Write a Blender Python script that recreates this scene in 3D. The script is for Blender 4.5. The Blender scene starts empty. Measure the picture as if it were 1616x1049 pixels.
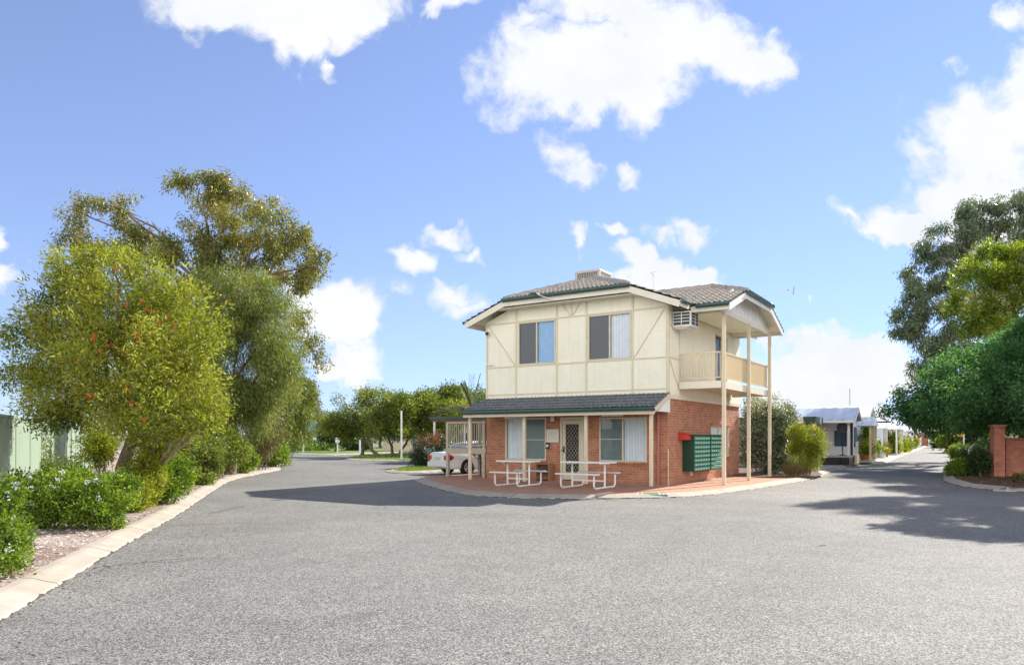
import bpy, bmesh, math, random
import numpy as np
from mathutils import Vector, Matrix
R = math.radians
sc = bpy.context.scene
col = sc.collection

# ------------------------------------------------------------------ camera, world, sun, exposure
F, CX, HY, EYE = 1150.0, 808.0, 690.0, 1.5          # photo: focal length in px, centre column, horizon row, eye height
cam_d = bpy.data.cameras.new('camera'); cam = bpy.data.objects.new('camera', cam_d); col.objects.link(cam)
cam.location = (0, 0, EYE); cam.rotation_euler = (R(90), 0, 0)
cam_d.sensor_width = 36; cam_d.lens = 36 * F / 1616; cam_d.shift_y = (HY - 524.5) / 1616
cam_d.clip_start = 0.1; cam_d.clip_end = 6000
sc.camera = cam
vs = sc.view_settings
vs.view_transform = 'Standard'; vs.look = 'None'; vs.gamma = 1; vs.use_curve_mapping = False
vs.exposure = 0.84
sc.cycles.max_bounces = 6; sc.cycles.diffuse_bounces = 3; sc.cycles.glossy_bounces = 3
sc.cycles.transmission_bounces = 4; sc.cycles.transparent_max_bounces = 6
sc.cycles.use_denoising = True

SUN_AZ, SUN_EL = math.atan2(.74, .672), R(35.5)      # azimuth from +Y towards +X
sd = bpy.data.lights.new('sun', 'SUN'); so = bpy.data.objects.new('sun', sd); col.objects.link(so)
sd.energy = 5.0; sd.angle = R(0.53); sd.color = (1, .93, .82)
so.rotation_euler = Vector((math.sin(SUN_AZ) * math.cos(SUN_EL), math.cos(SUN_AZ) * math.cos(SUN_EL), math.sin(SUN_EL))).to_track_quat('Z', 'Y').to_euler()

SKY_K = (5.0, 8.5, 16.0); CLOUD_LO, CLOUD_HI, FILL_CLOUD = (4.2, 4.5, 5.0, 1), (6.6, 6.6, 6.6, 1), (14, 13.8, 13.4, 1)
CLOUDS = [(430, -10, 200, 75), (340, 10, 95, 50), (470, 55, 75, 55), (545, 15, 65, 55), (535, 95, 16, 22, .6),
          (980, 90, 170, 75), (860, 120, 125, 65), (1050, 60, 150, 75), (1160, 85, 85, 55), (910, 150, 90, 40), (980, 10, 150, 60), (1000, 130, 90, 60), (830, 55, 50, 40, .55),
          (1570, 225, 130, 95), (1500, 300, 105, 65), (1420, 360, 85, 32), (1600, 330, 140, 80), (1640, 170, 110, 85), (1350, 350, 40, 20, .6), (1450, 240, 50, 40, .5),
          (535, 500, 70, 50), (560, 565, 55, 45), (490, 490, 60, 42), (515, 585, 45, 17),
          (1300, 575, 120, 48, 1.45), (1290, 615, 120, 40, 1.45), (1350, 645, 75, 38, 1.45), (1240, 655, 100, 40, 1.45), (1400, 590, 50, 35, 1.45),
          (1040, 440, 90, 42, 1.45), (1000, 402, 42, 26), (1100, 440, 45, 32, 1.45),
          (640, 412, 44, 26, .8), (700, 378, 46, 17, .58), (738, 402, 30, 15, .52), (712, 470, 50, 28, .66), (735, 490, 42, 22, .6), (885, 235, 44, 42, .58), (905, 265, 46, 32, .6),
          (905, 375, 18, 26, .62), (1050, 358, 52, 22, .66), (1095, 356, 34, 26, .75), (970, 357, 22, 16, .65), (2, 430, 48, 34, .85), (-4, 372, 22, 36, .85),
          (700, 8, 54, 24, .72), (1000, 266, 30, 22, .55), (1600, 30, 34, 34, .62), (1265, 485, 26, 16, .5), (1500, 105, 40, 16, .45), (610, 470, 40, 24, .4)]
w = bpy.data.worlds.new('World'); sc.world = w; w.use_nodes = True
nt = w.node_tree; nt.nodes.clear()
def N(t, ty, **k):
    n = t.nodes.new(ty)
    for a, b in k.items():
        setattr(n, a, b)
    return n
def math_n(t, op, a, b=None, clamp=False):
    n = N(t, 'ShaderNodeMath', operation=op); n.use_clamp = clamp
    for i, v in enumerate((a, b)):
        if v is None: continue
        if isinstance(v, (int, float)): n.inputs[i].default_value = v
        else: t.links.new(v, n.inputs[i])
    return n.outputs[0]
sky = N(nt, 'ShaderNodeTexSky', sky_type='NISHITA'); sky.sun_disc = False
sky.sun_elevation = SUN_EL; sky.sun_rotation = SUN_AZ
sky.air_density = 1.0; sky.dust_density = 0.0; sky.ozone_density = 1.6
tc = N(nt, 'ShaderNodeTexCoord'); sep = N(nt, 'ShaderNodeSeparateXYZ'); nt.links.new(tc.outputs['Generated'], sep.inputs[0])
ysafe = math_n(nt, 'MAXIMUM', sep.outputs[1], 0.02)
cu = math_n(nt, 'DIVIDE', sep.outputs[0], ysafe); cw = math_n(nt, 'DIVIDE', sep.outputs[2], ysafe)
com = N(nt, 'ShaderNodeCombineXYZ'); nt.links.new(cu, com.inputs[0]); nt.links.new(cw, com.inputs[1])
def wn(vec, scale, detail, rough, dist=0.0, out='Fac'):
    n = N(nt, 'ShaderNodeTexNoise'); n.inputs['Scale'].default_value = scale; n.inputs['Detail'].default_value = detail
    n.inputs['Roughness'].default_value = rough; n.inputs['Distortion'].default_value = dist
    nt.links.new(vec, n.inputs['Vector']); return n.outputs[out]
def warp(vec, scale, amt):
    a = N(nt, 'ShaderNodeVectorMath', operation='SUBTRACT'); nt.links.new(wn(vec, scale, 3, .6, 0, 'Color'), a.inputs[0]); a.inputs[1].default_value = (.5, .5, .5)
    b = N(nt, 'ShaderNodeVectorMath', operation='SCALE'); nt.links.new(a.outputs[0], b.inputs[0]); b.inputs['Scale'].default_value = amt
    c = N(nt, 'ShaderNodeVectorMath', operation='ADD'); nt.links.new(vec, c.inputs[0]); nt.links.new(b.outputs[0], c.inputs[1]); return c.outputs[0]
wv_ = warp(warp(com.outputs[0], 7, .13), 24, .05)
acc = None
for (px, py, rx, ry, *wt_) in CLOUDS:
    mp = N(nt, 'ShaderNodeMapping'); nt.links.new(wv_, mp.inputs[0])
    sx, sy = F / rx / 1.25, F / ry / 1.25
    mp.inputs['Scale'].default_value = (sx, sy, 0)
    mp.inputs['Location'].default_value = (-(px - CX) / F * sx, -(HY - py) / F * sy, 0)
    g = N(nt, 'ShaderNodeTexGradient', gradient_type='SPHERICAL'); nt.links.new(mp.outputs[0], g.inputs[0])
    gv = math_n(nt, 'MULTIPLY', g.outputs['Fac'], wt_[0]) if wt_ else g.outputs['Fac']
    acc = gv if acc is None else math_n(nt, 'MAXIMUM', acc, gv)
n1 = wn(com.outputs[0], 11, 12, .66, .2); n2 = wn(com.outputs[0], 5, 6, .6)
dens = math_n(nt, 'ADD', acc, math_n(nt, 'MULTIPLY', math_n(nt, 'SUBTRACT', n1, 0.5), 1.35))
mr = N(nt, 'ShaderNodeMapRange', interpolation_type='SMOOTHSTEP'); nt.links.new(dens, mr.inputs[0])
mr.inputs[1].default_value = 0.10; mr.inputs[2].default_value = 0.58
has = math_n(nt, 'MULTIPLY', acc, 9.0, True); front = math_n(nt, 'GREATER_THAN', sep.outputs[1], 0.05)
cfac = math_n(nt, 'MULTIPLY', math_n(nt, 'MULTIPLY', mr.outputs[0], has), front)
cc = N(nt, 'ShaderNodeMixRGB'); nt.links.new(n2, cc.inputs[0])
cc.inputs[1].default_value = CLOUD_LO; cc.inputs[2].default_value = CLOUD_HI
# bright unseen cloud banks added behind the viewer as fill for the shaded facade
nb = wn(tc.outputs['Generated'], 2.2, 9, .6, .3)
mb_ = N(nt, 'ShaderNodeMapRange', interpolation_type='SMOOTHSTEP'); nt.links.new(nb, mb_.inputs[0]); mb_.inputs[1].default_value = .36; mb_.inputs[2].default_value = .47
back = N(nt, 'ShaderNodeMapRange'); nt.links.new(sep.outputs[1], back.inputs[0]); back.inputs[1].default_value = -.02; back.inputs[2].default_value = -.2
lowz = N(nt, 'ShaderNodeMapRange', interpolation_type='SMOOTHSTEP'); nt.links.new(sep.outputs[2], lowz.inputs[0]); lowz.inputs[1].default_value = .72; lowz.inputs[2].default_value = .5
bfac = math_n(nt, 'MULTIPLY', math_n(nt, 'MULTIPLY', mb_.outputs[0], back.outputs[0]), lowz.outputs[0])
# sky dimmed towards the zenith, above the view, to deepen shade on the road
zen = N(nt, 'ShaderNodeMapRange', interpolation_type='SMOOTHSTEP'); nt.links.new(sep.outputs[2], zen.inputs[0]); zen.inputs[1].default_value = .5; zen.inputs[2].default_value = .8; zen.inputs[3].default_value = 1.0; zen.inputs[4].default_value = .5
hs = N(nt, 'ShaderNodeHueSaturation'); hs.inputs['Saturation'].default_value = 0.92; hs.inputs['Value'].default_value = 1.0
nt.links.new(sky.outputs[0], hs.inputs['Color'])
tint = N(nt, 'ShaderNodeMixRGB', blend_type='MULTIPLY'); tint.inputs[0].default_value = 1; tint.inputs[2].default_value = (1.30, 1.24, 1.42, 1)
# soft shoulder so that the sky round the sun keeps its blue
kn = N(nt, 'ShaderNodeVectorMath', operation='DIVIDE'); nt.links.new(hs.outputs[0], kn.inputs[0]); kn.inputs[1].default_value = SKY_K
k1 = N(nt, 'ShaderNodeVectorMath', operation='ADD'); nt.links.new(kn.outputs[0], k1.inputs[0]); k1.inputs[1].default_value = (1, 1, 1)
k2 = N(nt, 'ShaderNodeVectorMath', operation='DIVIDE'); nt.links.new(hs.outputs[0], k2.inputs[0]); nt.links.new(k1.outputs[0], k2.inputs[1])
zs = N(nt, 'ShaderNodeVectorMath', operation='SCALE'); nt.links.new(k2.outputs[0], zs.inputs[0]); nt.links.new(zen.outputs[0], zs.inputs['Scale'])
nt.links.new(zs.outputs[0], tint.inputs[1])
cm = N(nt, 'ShaderNodeMixRGB'); nt.links.new(cfac, cm.inputs[0]); nt.links.new(tint.outputs[0], cm.inputs[1]); nt.links.new(cc.outputs[0], cm.inputs[2])
cb2 = N(nt, 'ShaderNodeMixRGB'); nt.links.new(bfac, cb2.inputs[0]); nt.links.new(cm.outputs[0], cb2.inputs[1]); cb2.inputs[2].default_value = FILL_CLOUD
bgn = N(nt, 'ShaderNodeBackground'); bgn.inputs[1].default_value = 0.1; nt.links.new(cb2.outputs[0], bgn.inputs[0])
wo = N(nt, 'ShaderNodeOutputWorld'); nt.links.new(bgn.outputs[0], wo.inputs[0])

# ------------------------------------------------------------------ placing helpers
def G(u, v, z=0.0):
    """ground point at height z seen at photo pixel (u, v)"""
    Y = (EYE - z) * F / (v - HY); return ((u - CX) / F * Y, Y)
def P3(u, v, Y):
    return Vector(((u - CX) / F * Y, Y, EYE + (HY - v) / F * Y))
rng = np.random.default_rng(7); random.seed(7)

def tag(o, label=None, cat=None, group=None, kind=None):
    if label: o['label'] = label
    if cat: o['category'] = cat
    if group: o['group'] = group
    if kind: o['kind'] = kind
    return o
def empty(name, loc, rz=0, label=None, cat=None, group=None):
    e = bpy.data.objects.new(name, None); col.objects.link(e); e.location = loc; e.rotation_euler = (0, 0, rz); e.empty_display_size = .2
    return tag(e, label, cat, group)
def copy_tree(o, parent=None):
    c = o.copy(); col.objects.link(c)
    if parent: c.parent = parent
    for ch in list(o.children): copy_tree(ch, c)
    return c

class MB:
    """collects shapes into one mesh"""
    def __init__(s): s.v = []; s.f = []; s.uv = {}; s.mi = []; s.m = 0
    def add(s, vs, fs):
        b = len(s.v); s.v += [tuple(p) for p in vs]; s.f += [tuple(i + b for i in f) for f in fs]; s.mi += [s.m] * len(fs); return s
    def box(s, x0, y0, z0, x1, y1, z1):
        x0, x1 = sorted((x0, x1)); y0, y1 = sorted((y0, y1)); z0, z1 = sorted((z0, z1))
        return s.add([(x0, y0, z0), (x1, y0, z0), (x1, y1, z0), (x0, y1, z0), (x0, y0, z1), (x1, y0, z1), (x1, y1, z1), (x0, y1, z1)],
                     [(0, 3, 2, 1), (4, 5, 6, 7), (0, 1, 5, 4), (1, 2, 6, 5), (2, 3, 7, 6), (3, 0, 4, 7)])
    def bar(s, a, b, w, h=None, up=(0, 0, 1)):
        h = h or w; a = Vector(a); b = Vector(b); d = (b - a).normalized(); u = Vector(up)
        if abs(d.dot(u)) > .98: u = Vector((0, 1, 0))
        x = d.cross(u).normalized() * w / 2; z = x.cross(d).normalized() * h / 2
        vs = [p + sx * x + sz * z for p in (a, b) for sx, sz in ((-1, -1), (1, -1), (1, 1), (-1, 1))]
        return s.add(vs, [(0, 1, 2, 3), (7, 6, 5, 4), (0, 4, 5, 1), (1, 5, 6, 2), (2, 6, 7, 3), (3, 7, 4, 0)])
    def tube(s, pts, rad, n=8, cap=True):
        pts = [Vector(p) for p in pts]; rad = rad if hasattr(rad, '__len__') else [rad] * len(pts); b = len(s.v); vs = []; fs = []
        prev = None
        for i, p in enumerate(pts):
            d = (pts[min(i + 1, len(pts) - 1)] - pts[max(i - 1, 0)]).normalized()
            if prev is None: prev = d.orthogonal().normalized()
            prev = (prev - d * prev.dot(d)).normalized(); q = d.cross(prev)
            for k in range(n):
                a = 2 * math.pi * k / n; vs.append(p + (prev * math.cos(a) + q * math.sin(a)) * rad[i])
        for i in range(len(pts) - 1):
            for k in range(n):
                k2 = (k + 1) % n; fs.append((i * n + k, i * n + k2, (i + 1) * n + k2, (i + 1) * n + k))
        if cap: fs.append(tuple(range(n - 1, -1, -1))); fs.append(tuple((len(pts) - 1) * n + k for k in range(n)))
        return s.add(vs, fs)
    def lathe(s, prof, n=16, c=(0, 0, 0)):
        vs = [(c[0] + r * math.cos(2 * math.pi * k / n), c[1] + r * math.sin(2 * math.pi * k / n), c[2] + z) for r, z in prof for k in range(n)]
        fs = [(i * n + k, i * n + (k + 1) % n, (i + 1) * n + (k + 1) % n, (i + 1) * n + k) for i in range(len(prof) - 1) for k in range(n)]
        fs += [tuple(range(n - 1, -1, -1)), tuple((len(prof) - 1) * n + k for k in range(n))]
        return s.add(vs, fs)
    def prism(s, poly, ax, a0, a1):
        """polygon in the plane across axis ax ('x': (y,z), 'y': (x,z), 'z': (x,y)) extruded from a0 to a1"""
        n = len(poly)
        def pt(q, a): return {'x': (a, q[0], q[1]), 'y': (q[0], a, q[1]), 'z': (q[0], q[1], a)}[ax]
        vs = [pt(q, a0) for q in poly] + [pt(q, a1) for q in poly]
        return s.add(vs, [tuple(range(n)), tuple(range(2 * n - 1, n - 1, -1))] + [(i, (i + 1) % n + 0, (i + 1) % n + n, i + n) for i in range(n)])
    def quad(s, a, b, c, d): return s.add([a, b, c, d], [(0, 1, 2, 3)])
    def build(s, name, mat, parent=None, bevel=0, smooth=False, uv=True):
        me = bpy.data.meshes.new(name); me.from_pydata(s.v, [], s.f)
        mats = mat if isinstance(mat, (list, tuple)) else [mat]
        for m in mats: me.materials.append(m)
        if len(mats) > 1: me.polygons.foreach_set('material_index', s.mi)
        bm = bmesh.new(); bm.from_mesh(me); bmesh.ops.recalc_face_normals(bm, faces=bm.faces)
        if uv:
            L = bm.loops.layers.uv.new('UVMap')
            for f in bm.faces:
                n = f.normal; a = (abs(n.x), abs(n.y), abs(n.z)); k = a.index(max(a))
                for l in f.loops:
                    c = l.vert.co; l[L].uv = (c.y, c.z) if k == 0 else (c.x, c.z) if k == 1 else (c.x, c.y)
        if smooth:
            for f in bm.faces: f.smooth = True
        bm.to_mesh(me); bm.free()
        if smooth:
            try: me.set_sharp_from_angle(angle=R(50))
            except Exception: pass
        o = bpy.data.objects.new(name, me); col.objects.link(o)
        if parent: o.parent = parent
        if bevel:
            b = o.modifiers.new('bevel', 'BEVEL'); b.width = bevel; b.segments = 2; b.limit_method = 'ANGLE'
        return o

# ------------------------------------------------------------------ materials
def new_mat(name):
    m = bpy.data.materials.new(name); m.use_nodes = True; t = m.node_tree
    return m, t, t.nodes['Principled BSDF']
def rgba(c): return (c[0], c[1], c[2], 1)
def noise(t, scale, detail=5, rough=.55, vec=None, dist=0):
    n = N(t, 'ShaderNodeTexNoise'); n.inputs['Scale'].default_value = scale; n.inputs['Detail'].default_value = detail
    n.inputs['Roughness'].default_value = rough; n.inputs['Distortion'].default_value = dist
    t.links.new(vec if vec is not None else coord(t), n.inputs['Vector']); return n.outputs['Fac']
def coord(t, which='Object'):
    c = t.nodes.get('tc') or N(t, 'ShaderNodeTexCoord', name='tc'); return c.outputs[which]
def ramp(t, fac, stops):
    r = N(t, 'ShaderNodeValToRGB'); e = r.color_ramp.elements
    while len(e) < len(stops): e.new(.5)
    for i, (p, c) in enumerate(stops): e[i].position = p; e[i].color = rgba(c)
    t.links.new(fac, r.inputs[0]); return r.outputs[0]
def mixc(t, fac, a, b, mode='MIX'):
    n = N(t, 'ShaderNodeMixRGB', blend_type=mode)
    for i, v in enumerate((fac, a, b)):
        if hasattr(v, 'is_linked') or hasattr(v, 'links'): t.links.new(v, n.inputs[i])
        elif i == 0: n.inputs[0].default_value = v
        else: n.inputs[i].default_value = rgba(v)
    return n.outputs[0]
def bump(t, b, h, strength=.3, dist=.01):
    n = N(t, 'ShaderNodeBump'); n.inputs['Strength'].default_value = strength; n.inputs['Distance'].default_value = dist
    t.links.new(h, n.inputs['Height']); t.links.new(n.outputs[0], b.inputs['Normal'])
def plain(name, c, rough=.5, var=.12, scale=6, bmp=0, bscale=60, metal=0, spec=.5, dirt=None):
    m, t, b = new_mat(name)
    n = noise(t, scale, 6, .6)
    lo = tuple(x * (1 - var) for x in c); hi = tuple(min(1, x * (1 + var)) for x in c)
    cl = ramp(t, n, [(.3, lo), (.7, hi)])
    if dirt:
        n2 = noise(t, scale * 2.7, 8, .7); f = ramp(t, n2, [(.52, (0, 0, 0)), (.72, (1, 1, 1))])
        cl = mixc(t, math_n(t, 'MULTIPLY', f, dirt[1]), cl, dirt[0])
    t.links.new(cl, b.inputs['Base Color'])
    b.inputs['Roughness'].default_value = rough; b.inputs['Metallic'].default_value = metal; b.inputs['Specular IOR Level'].default_value = spec
    if bmp: bump(t, b, noise(t, bscale, 4, .6), bmp, .004)
    return m
M = {}
M['cream'] = plain('cream_sheet', (.82, .79, .67), .6, .035, 1.6, .25, 120, dirt=((.6, .54, .42), .15))
M['batten'] = plain('cream_trim', (.66, .60, .43), .5, .05, 3, dirt=((.4, .33, .22), .4))
M['post'] = plain('beige_paint', (.66, .58, .43), .45, .05, 3, dirt=((.4, .33, .24), .3))
M['fascia'] = plain('pale_fascia', (.74, .70, .58), .45, .05, 3, dirt=((.45, .38, .28), .3))
M['rail'] = plain('tan_rail', (.70, .56, .36), .45, .04, 3)
M['grey_timber'] = plain('grey_beige_timber', (.42, .38, .29), .6, .1, 4, .2, 40)
M['white'] = plain('white_paint', (.8, .8, .78), .4, .03, 3, dirt=((.5, .47, .42), .2))
M['offwhite'] = plain('off_white_paint', (.72, .7, .66), .45, .05, 3)
M['gutter'] = plain('green_gutter', (.014, .062, .058), .3, .15, 4)
M['dkgreen'] = plain('dark_green_steel', (.006, .05, .032), .35, .1, 4)
M['mailgreen'] = plain('mailbox_green', (.09, .36, .27), .3, .12, 9)
M['red'] = plain('red_paint', (.55, .05, .03), .4, .1, 5)
M['black'] = plain('black_plastic', (.012, .012, .014), .35, .1, 8)
M['darkgap'] = plain('dark_interior', (.02, .022, .025), .8, .1, 2)
M['screen'] = plain('grey_flyscreen', (.03, .045, .06), .55, .08, 20, spec=.7)
M['screenlow'] = plain('pale_flyscreen', (.15, .20, .21), .55, .12, 8, spec=.7)
M['blind'] = plain('pale_blind', (.80, .84, .88), .7, .05, 4)
M['bluecurtain'] = plain('blue_curtain', (.32, .56, .84), .8, .08, 4)
M['alu'] = plain('cream_aluminium', (.6, .55, .42), .35, .05, 4)
M['steel'] = plain('steel', (.5, .5, .52), .35, .05, 4, metal=.7)
M['tablewhite'] = plain('white_powdercoat', (.8, .79, .76), .35, .03, 5, dirt=((.4, .36, .3), .25))
M['wood'] = plain('brown_timber', (.32, .17, .09), .6, .25, 5, .2, 50)
M['terracotta'] = plain('terracotta', (.5, .2, .08), .7, .12, 5)
M['pinkpipe'] = plain('painted_downpipe', (.38, .13, .10), .45, .08, 4)
M['tyre'] = plain('rubber', (.015, .015, .016), .8, .1, 10)
M['carwhite'] = plain('white_car_paint', (.8, .8, .8), .18, .02, 2, spec=.6)
M['carglass'] = plain('car_glass', (.05, .09, .14), .05, .05, 2, spec=.9)
M['taillight'] = plain('red_lens', (.5, .012, .02), .15, .1, 12)
M['plate'] = plain('number_plate', (.6, .62, .5), .4, .1, 14)
M['fence'] = plain('pale_green_steel', (.29, .37, .28), .4, .04, 1.2)
M['paper'] = plain('paper', (.72, .7, .64), .6, .04, 7)
M['ink'] = plain('printed_ink', (.2, .2, .22), .7, .1, 9)
M['olive_ink'] = plain('olive_print', (.42, .42, .2), .7, .2, 9)
M['yellow'] = plain('yellow_sign', (.7, .42, .03), .4, .08, 5)
M['metalroof'] = plain('pale_metal_roof', (.66, .72, .78), .25, .05, 2, metal=.25)
M['whiteroof'] = plain('white_metal_roof', (.72, .74, .76), .35, .04, 2)
M['greyroof'] = plain('grey_metal_roof', (.36, .38, .40), .35, .05, 2)
M['homecream'] = plain('cream_cladding', (.66, .58, .40), .5, .04, 2)
M['homeblue'] = plain('blue_white_cladding', (.62, .68, .74), .5, .04, 2)
M['vent'] = plain('cooler_grey', (.5, .48, .44), .5, .1, 6)
M['grate'] = plain('cooler_pad', (.2, .18, .15), .8, .25, 30)
M['concrete'] = plain('concrete', (.47, .44, .38), .8, .12, 2.5, .4, 90)
M['crack'] = plain('crack_filler', (.018, .018, .019), .9, .3, 10)
M['paintgreen'] = plain('green_kerb_paint', (.08, .21, .12), .7, .2, 12, dirt=((.3, .32, .26), .3))
M['hose'] = plain('brick_red_sign', (.3, .1, .06), .6, .1, 5)
M['bark'] = plain('grey_brown_bark', (.16, .115, .085), .9, .35, 9, .8, 25)
M['palebark'] = plain('pale_gum_bark', (.42, .36, .30), .75, .25, 5, .4, 20)
M['stick'] = plain('pale_twig', (.36, .28, .21), .8, .25, 8)
M['soil'] = plain('soil', (.13, .085, .055), .95, .3, 6, .8, 40)
M['darkgreen_hedge'] = plain('hedge_core', (.01, .018, .008), .95, .3, 6)
M['dirtground'] = plain('ground', (.22, .19, .13), .95, .25, .3, .3, 5)

def brick_mat(name, c1, c2, mortar, bw=.24, rh=.086, ms=.007, stain=True, offset=.5, freq=2):
    m, t, b = new_mat(name)
    bt = N(t, 'ShaderNodeTexBrick'); t.links.new(coord(t, 'UV'), bt.inputs['Vector'])
    bt.inputs['Scale'].default_value = 1; bt.inputs['Brick Width'].default_value = bw; bt.inputs['Row Height'].default_value = rh
    bt.inputs['Mortar Size'].default_value = ms; bt.inputs['Mortar Smooth'].default_value = .15; bt.inputs['Bias'].default_value = -.1
    bt.inputs['Color1'].default_value = rgba(c1); bt.inputs['Color2'].default_value = rgba(c2); bt.inputs['Mortar'].default_value = rgba(mortar)
    bt.offset = offset; bt.offset_frequency = freq
    n = noise(t, 3, 7, .65); n2 = noise(t, 40, 4, .6)
    c = mixc(t, 1.0, bt.outputs[0], ramp(t, n, [(.3, (.78, .76, .76)), (.7, (1.15, 1.12, 1.1))]), 'MULTIPLY')
    c = mixc(t, 1.0, c, ramp(t, n2, [(.3, (.85, .85, .85)), (.7, (1.12, 1.12, 1.12))]), 'MULTIPLY')
    t.links.new(c, b.inputs['Base Color']); b.inputs['Roughness'].default_value = .85
    h = math_n(t, 'SUBTRACT', n2, math_n(t, 'MULTIPLY', bt.outputs['Fac'], 2.0))
    bump(t, b, h, .5, .008)
    return m
M['brick'] = brick_mat('red_brick', (.47, .205, .112), (.33, .125, .074), (.46, .33, .25))
M['brick2'] = brick_mat('entry_wall_brick', (.42, .15, .09), (.30, .10, .065), (.34, .2, .15))
M['paver'] = brick_mat('brick_paving', (.52, .29, .19), (.42, .21, .14), (.3, .18, .12), .23, .115, .006)

def cream_mat(name, c):
    m, t, b = new_mat(name)
    mp = N(t, 'ShaderNodeMapping'); mp.inputs['Scale'].default_value = (5, 5, .35); t.links.new(coord(t), mp.inputs[0])
    st = noise(t, 1.6, 7, .65, vec=mp.outputs[0]); n = noise(t, 1.2, 6, .6); n2 = noise(t, 90, 4, .6)
    mp2 = N(t, 'ShaderNodeMapping'); mp2.inputs['Scale'].default_value = (.5, .5, 9); t.links.new(coord(t), mp2.inputs[0]); n3 = noise(t, 4, 5, .6, vec=mp2.outputs[0])
    cl = mixc(t, 1, ramp(t, n, [(.3, tuple(x * .96 for x in c)), (.7, tuple(min(1, x * 1.03) for x in c))]), ramp(t, st, [(.30, (.93, .92, .88)), (.5, (1, 1, 1))]), 'MULTIPLY')
    cl = mixc(t, 1, cl, ramp(t, n3, [(.35, (.94, .94, .93)), (.6, (1, 1, 1))]), 'MULTIPLY')
    t.links.new(cl, b.inputs['Base Color']); b.inputs['Roughness'].default_value = .6
    bump(t, b, math_n(t, 'ADD', n2, n3), .25, .004); return m
M['cream'] = cream_mat('cream_sheet', (.87, .83, .69))
def tile_mat(name, c, rough):
    m, t, b = new_mat(name)
    n = noise(t, 5, 6, .6); n2 = noise(t, 45, 5, .7)
    cl = ramp(t, n, [(.3, tuple(x * .7 for x in c)), (.7, tuple(x * 1.25 for x in c))])
    cl = mixc(t, 1.0, cl, ramp(t, n2, [(.3, (.75, .75, .75)), (.75, (1.2, 1.2, 1.2))]), 'MULTIPLY')
    t.links.new(cl, b.inputs['Base Color']); b.inputs['Roughness'].default_value = rough; b.inputs['Specular IOR Level'].default_value = .6
    bump(t, b, n2, .25, .004); return m
M['tile'] = tile_mat('brown_roof_tile', (.40, .36, .315), .38)
M['tilegrey'] = tile_mat('slate_roof_tile', (.13, .145, .17), .45)

def cladding_mat(name, c, pitch=.16):
    m, t, b = new_mat(name)
    s = N(t, 'ShaderNodeSeparateXYZ'); t.links.new(coord(t), s.inputs[0])
    f = math_n(t, 'FRACT', math_n(t, 'DIVIDE', s.outputs[2], pitch))
    cl = ramp(t, f, [(.0, tuple(x * .55 for x in c)), (.08, c), (1, c)])
    t.links.new(cl, b.inputs['Base Color']); b.inputs['Roughness'].default_value = .5; bump(t, b, f, .6, .02); return m
M['cladwhite'] = cladding_mat('white_weatherboard', (.76, .77, .78))
M['cladcream'] = cladding_mat('cream_weatherboard', (.68, .62, .48))
M['cladblue'] = cladding_mat('pale_blue_weatherboard', (.58, .66, .74))

def asphalt():
    m, t, b = new_mat('asphalt')
    v = N(t, 'ShaderNodeTexVoronoi', feature='F1'); v.inputs['Scale'].default_value = 80; t.links.new(coord(t), v.inputs['Vector'])
    sepc = N(t, 'ShaderNodeSeparateColor'); t.links.new(v.outputs['Color'], sepc.inputs[0])
    stone = ramp(t, sepc.outputs[0], [(0, (.085, .085, .085)), (.35, (.205, .202, .195)), (.7, (.31, .306, .292)), (1, (.47, .46, .435))])
    gap = ramp(t, v.outputs['Distance'], [(.30, (1, 1, 1)), (.8, (.5, .5, .51))])
    c = mixc(t, .9, stone, gap, 'MULTIPLY')
    big = noise(t, .16, 4, .55, dist=.6); mid = noise(t, 1.3, 6, .65); fine = noise(t, 9, 5, .7)
    c = mixc(t, 1.0, c, ramp(t, big, [(.3, (.80, .805, .82)), (.55, (1.0, 1.0, 1.0)), (.75, (1.2, 1.18, 1.14))]), 'MULTIPLY')
    c = mixc(t, 1.0, c, ramp(t, mid, [(.3, (.9, .9, .9)), (.7, (1.1, 1.1, 1.09))]), 'MULTIPLY')
    c = mixc(t, 1.0, c, ramp(t, fine, [(.3, (.88, .88, .88)), (.7, (1.12, 1.12, 1.12))]), 'MULTIPLY')
    st = ramp(t, noise(t, .5, 3, .5, dist=1.5), [(.69, (0, 0, 0)), (.8, (1, 1, 1))])
    c = mixc(t, math_n(t, 'MULTIPLY', st, .35), c, (.06, .058, .055))
    t.links.new(c, b.inputs['Base Color']); b.inputs['Roughness'].default_value = .8; b.inputs['Specular IOR Level'].default_value = .35
    bump(t, b, v.outputs['Distance'], .55, .006); return m
M['asphalt'] = asphalt()

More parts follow.
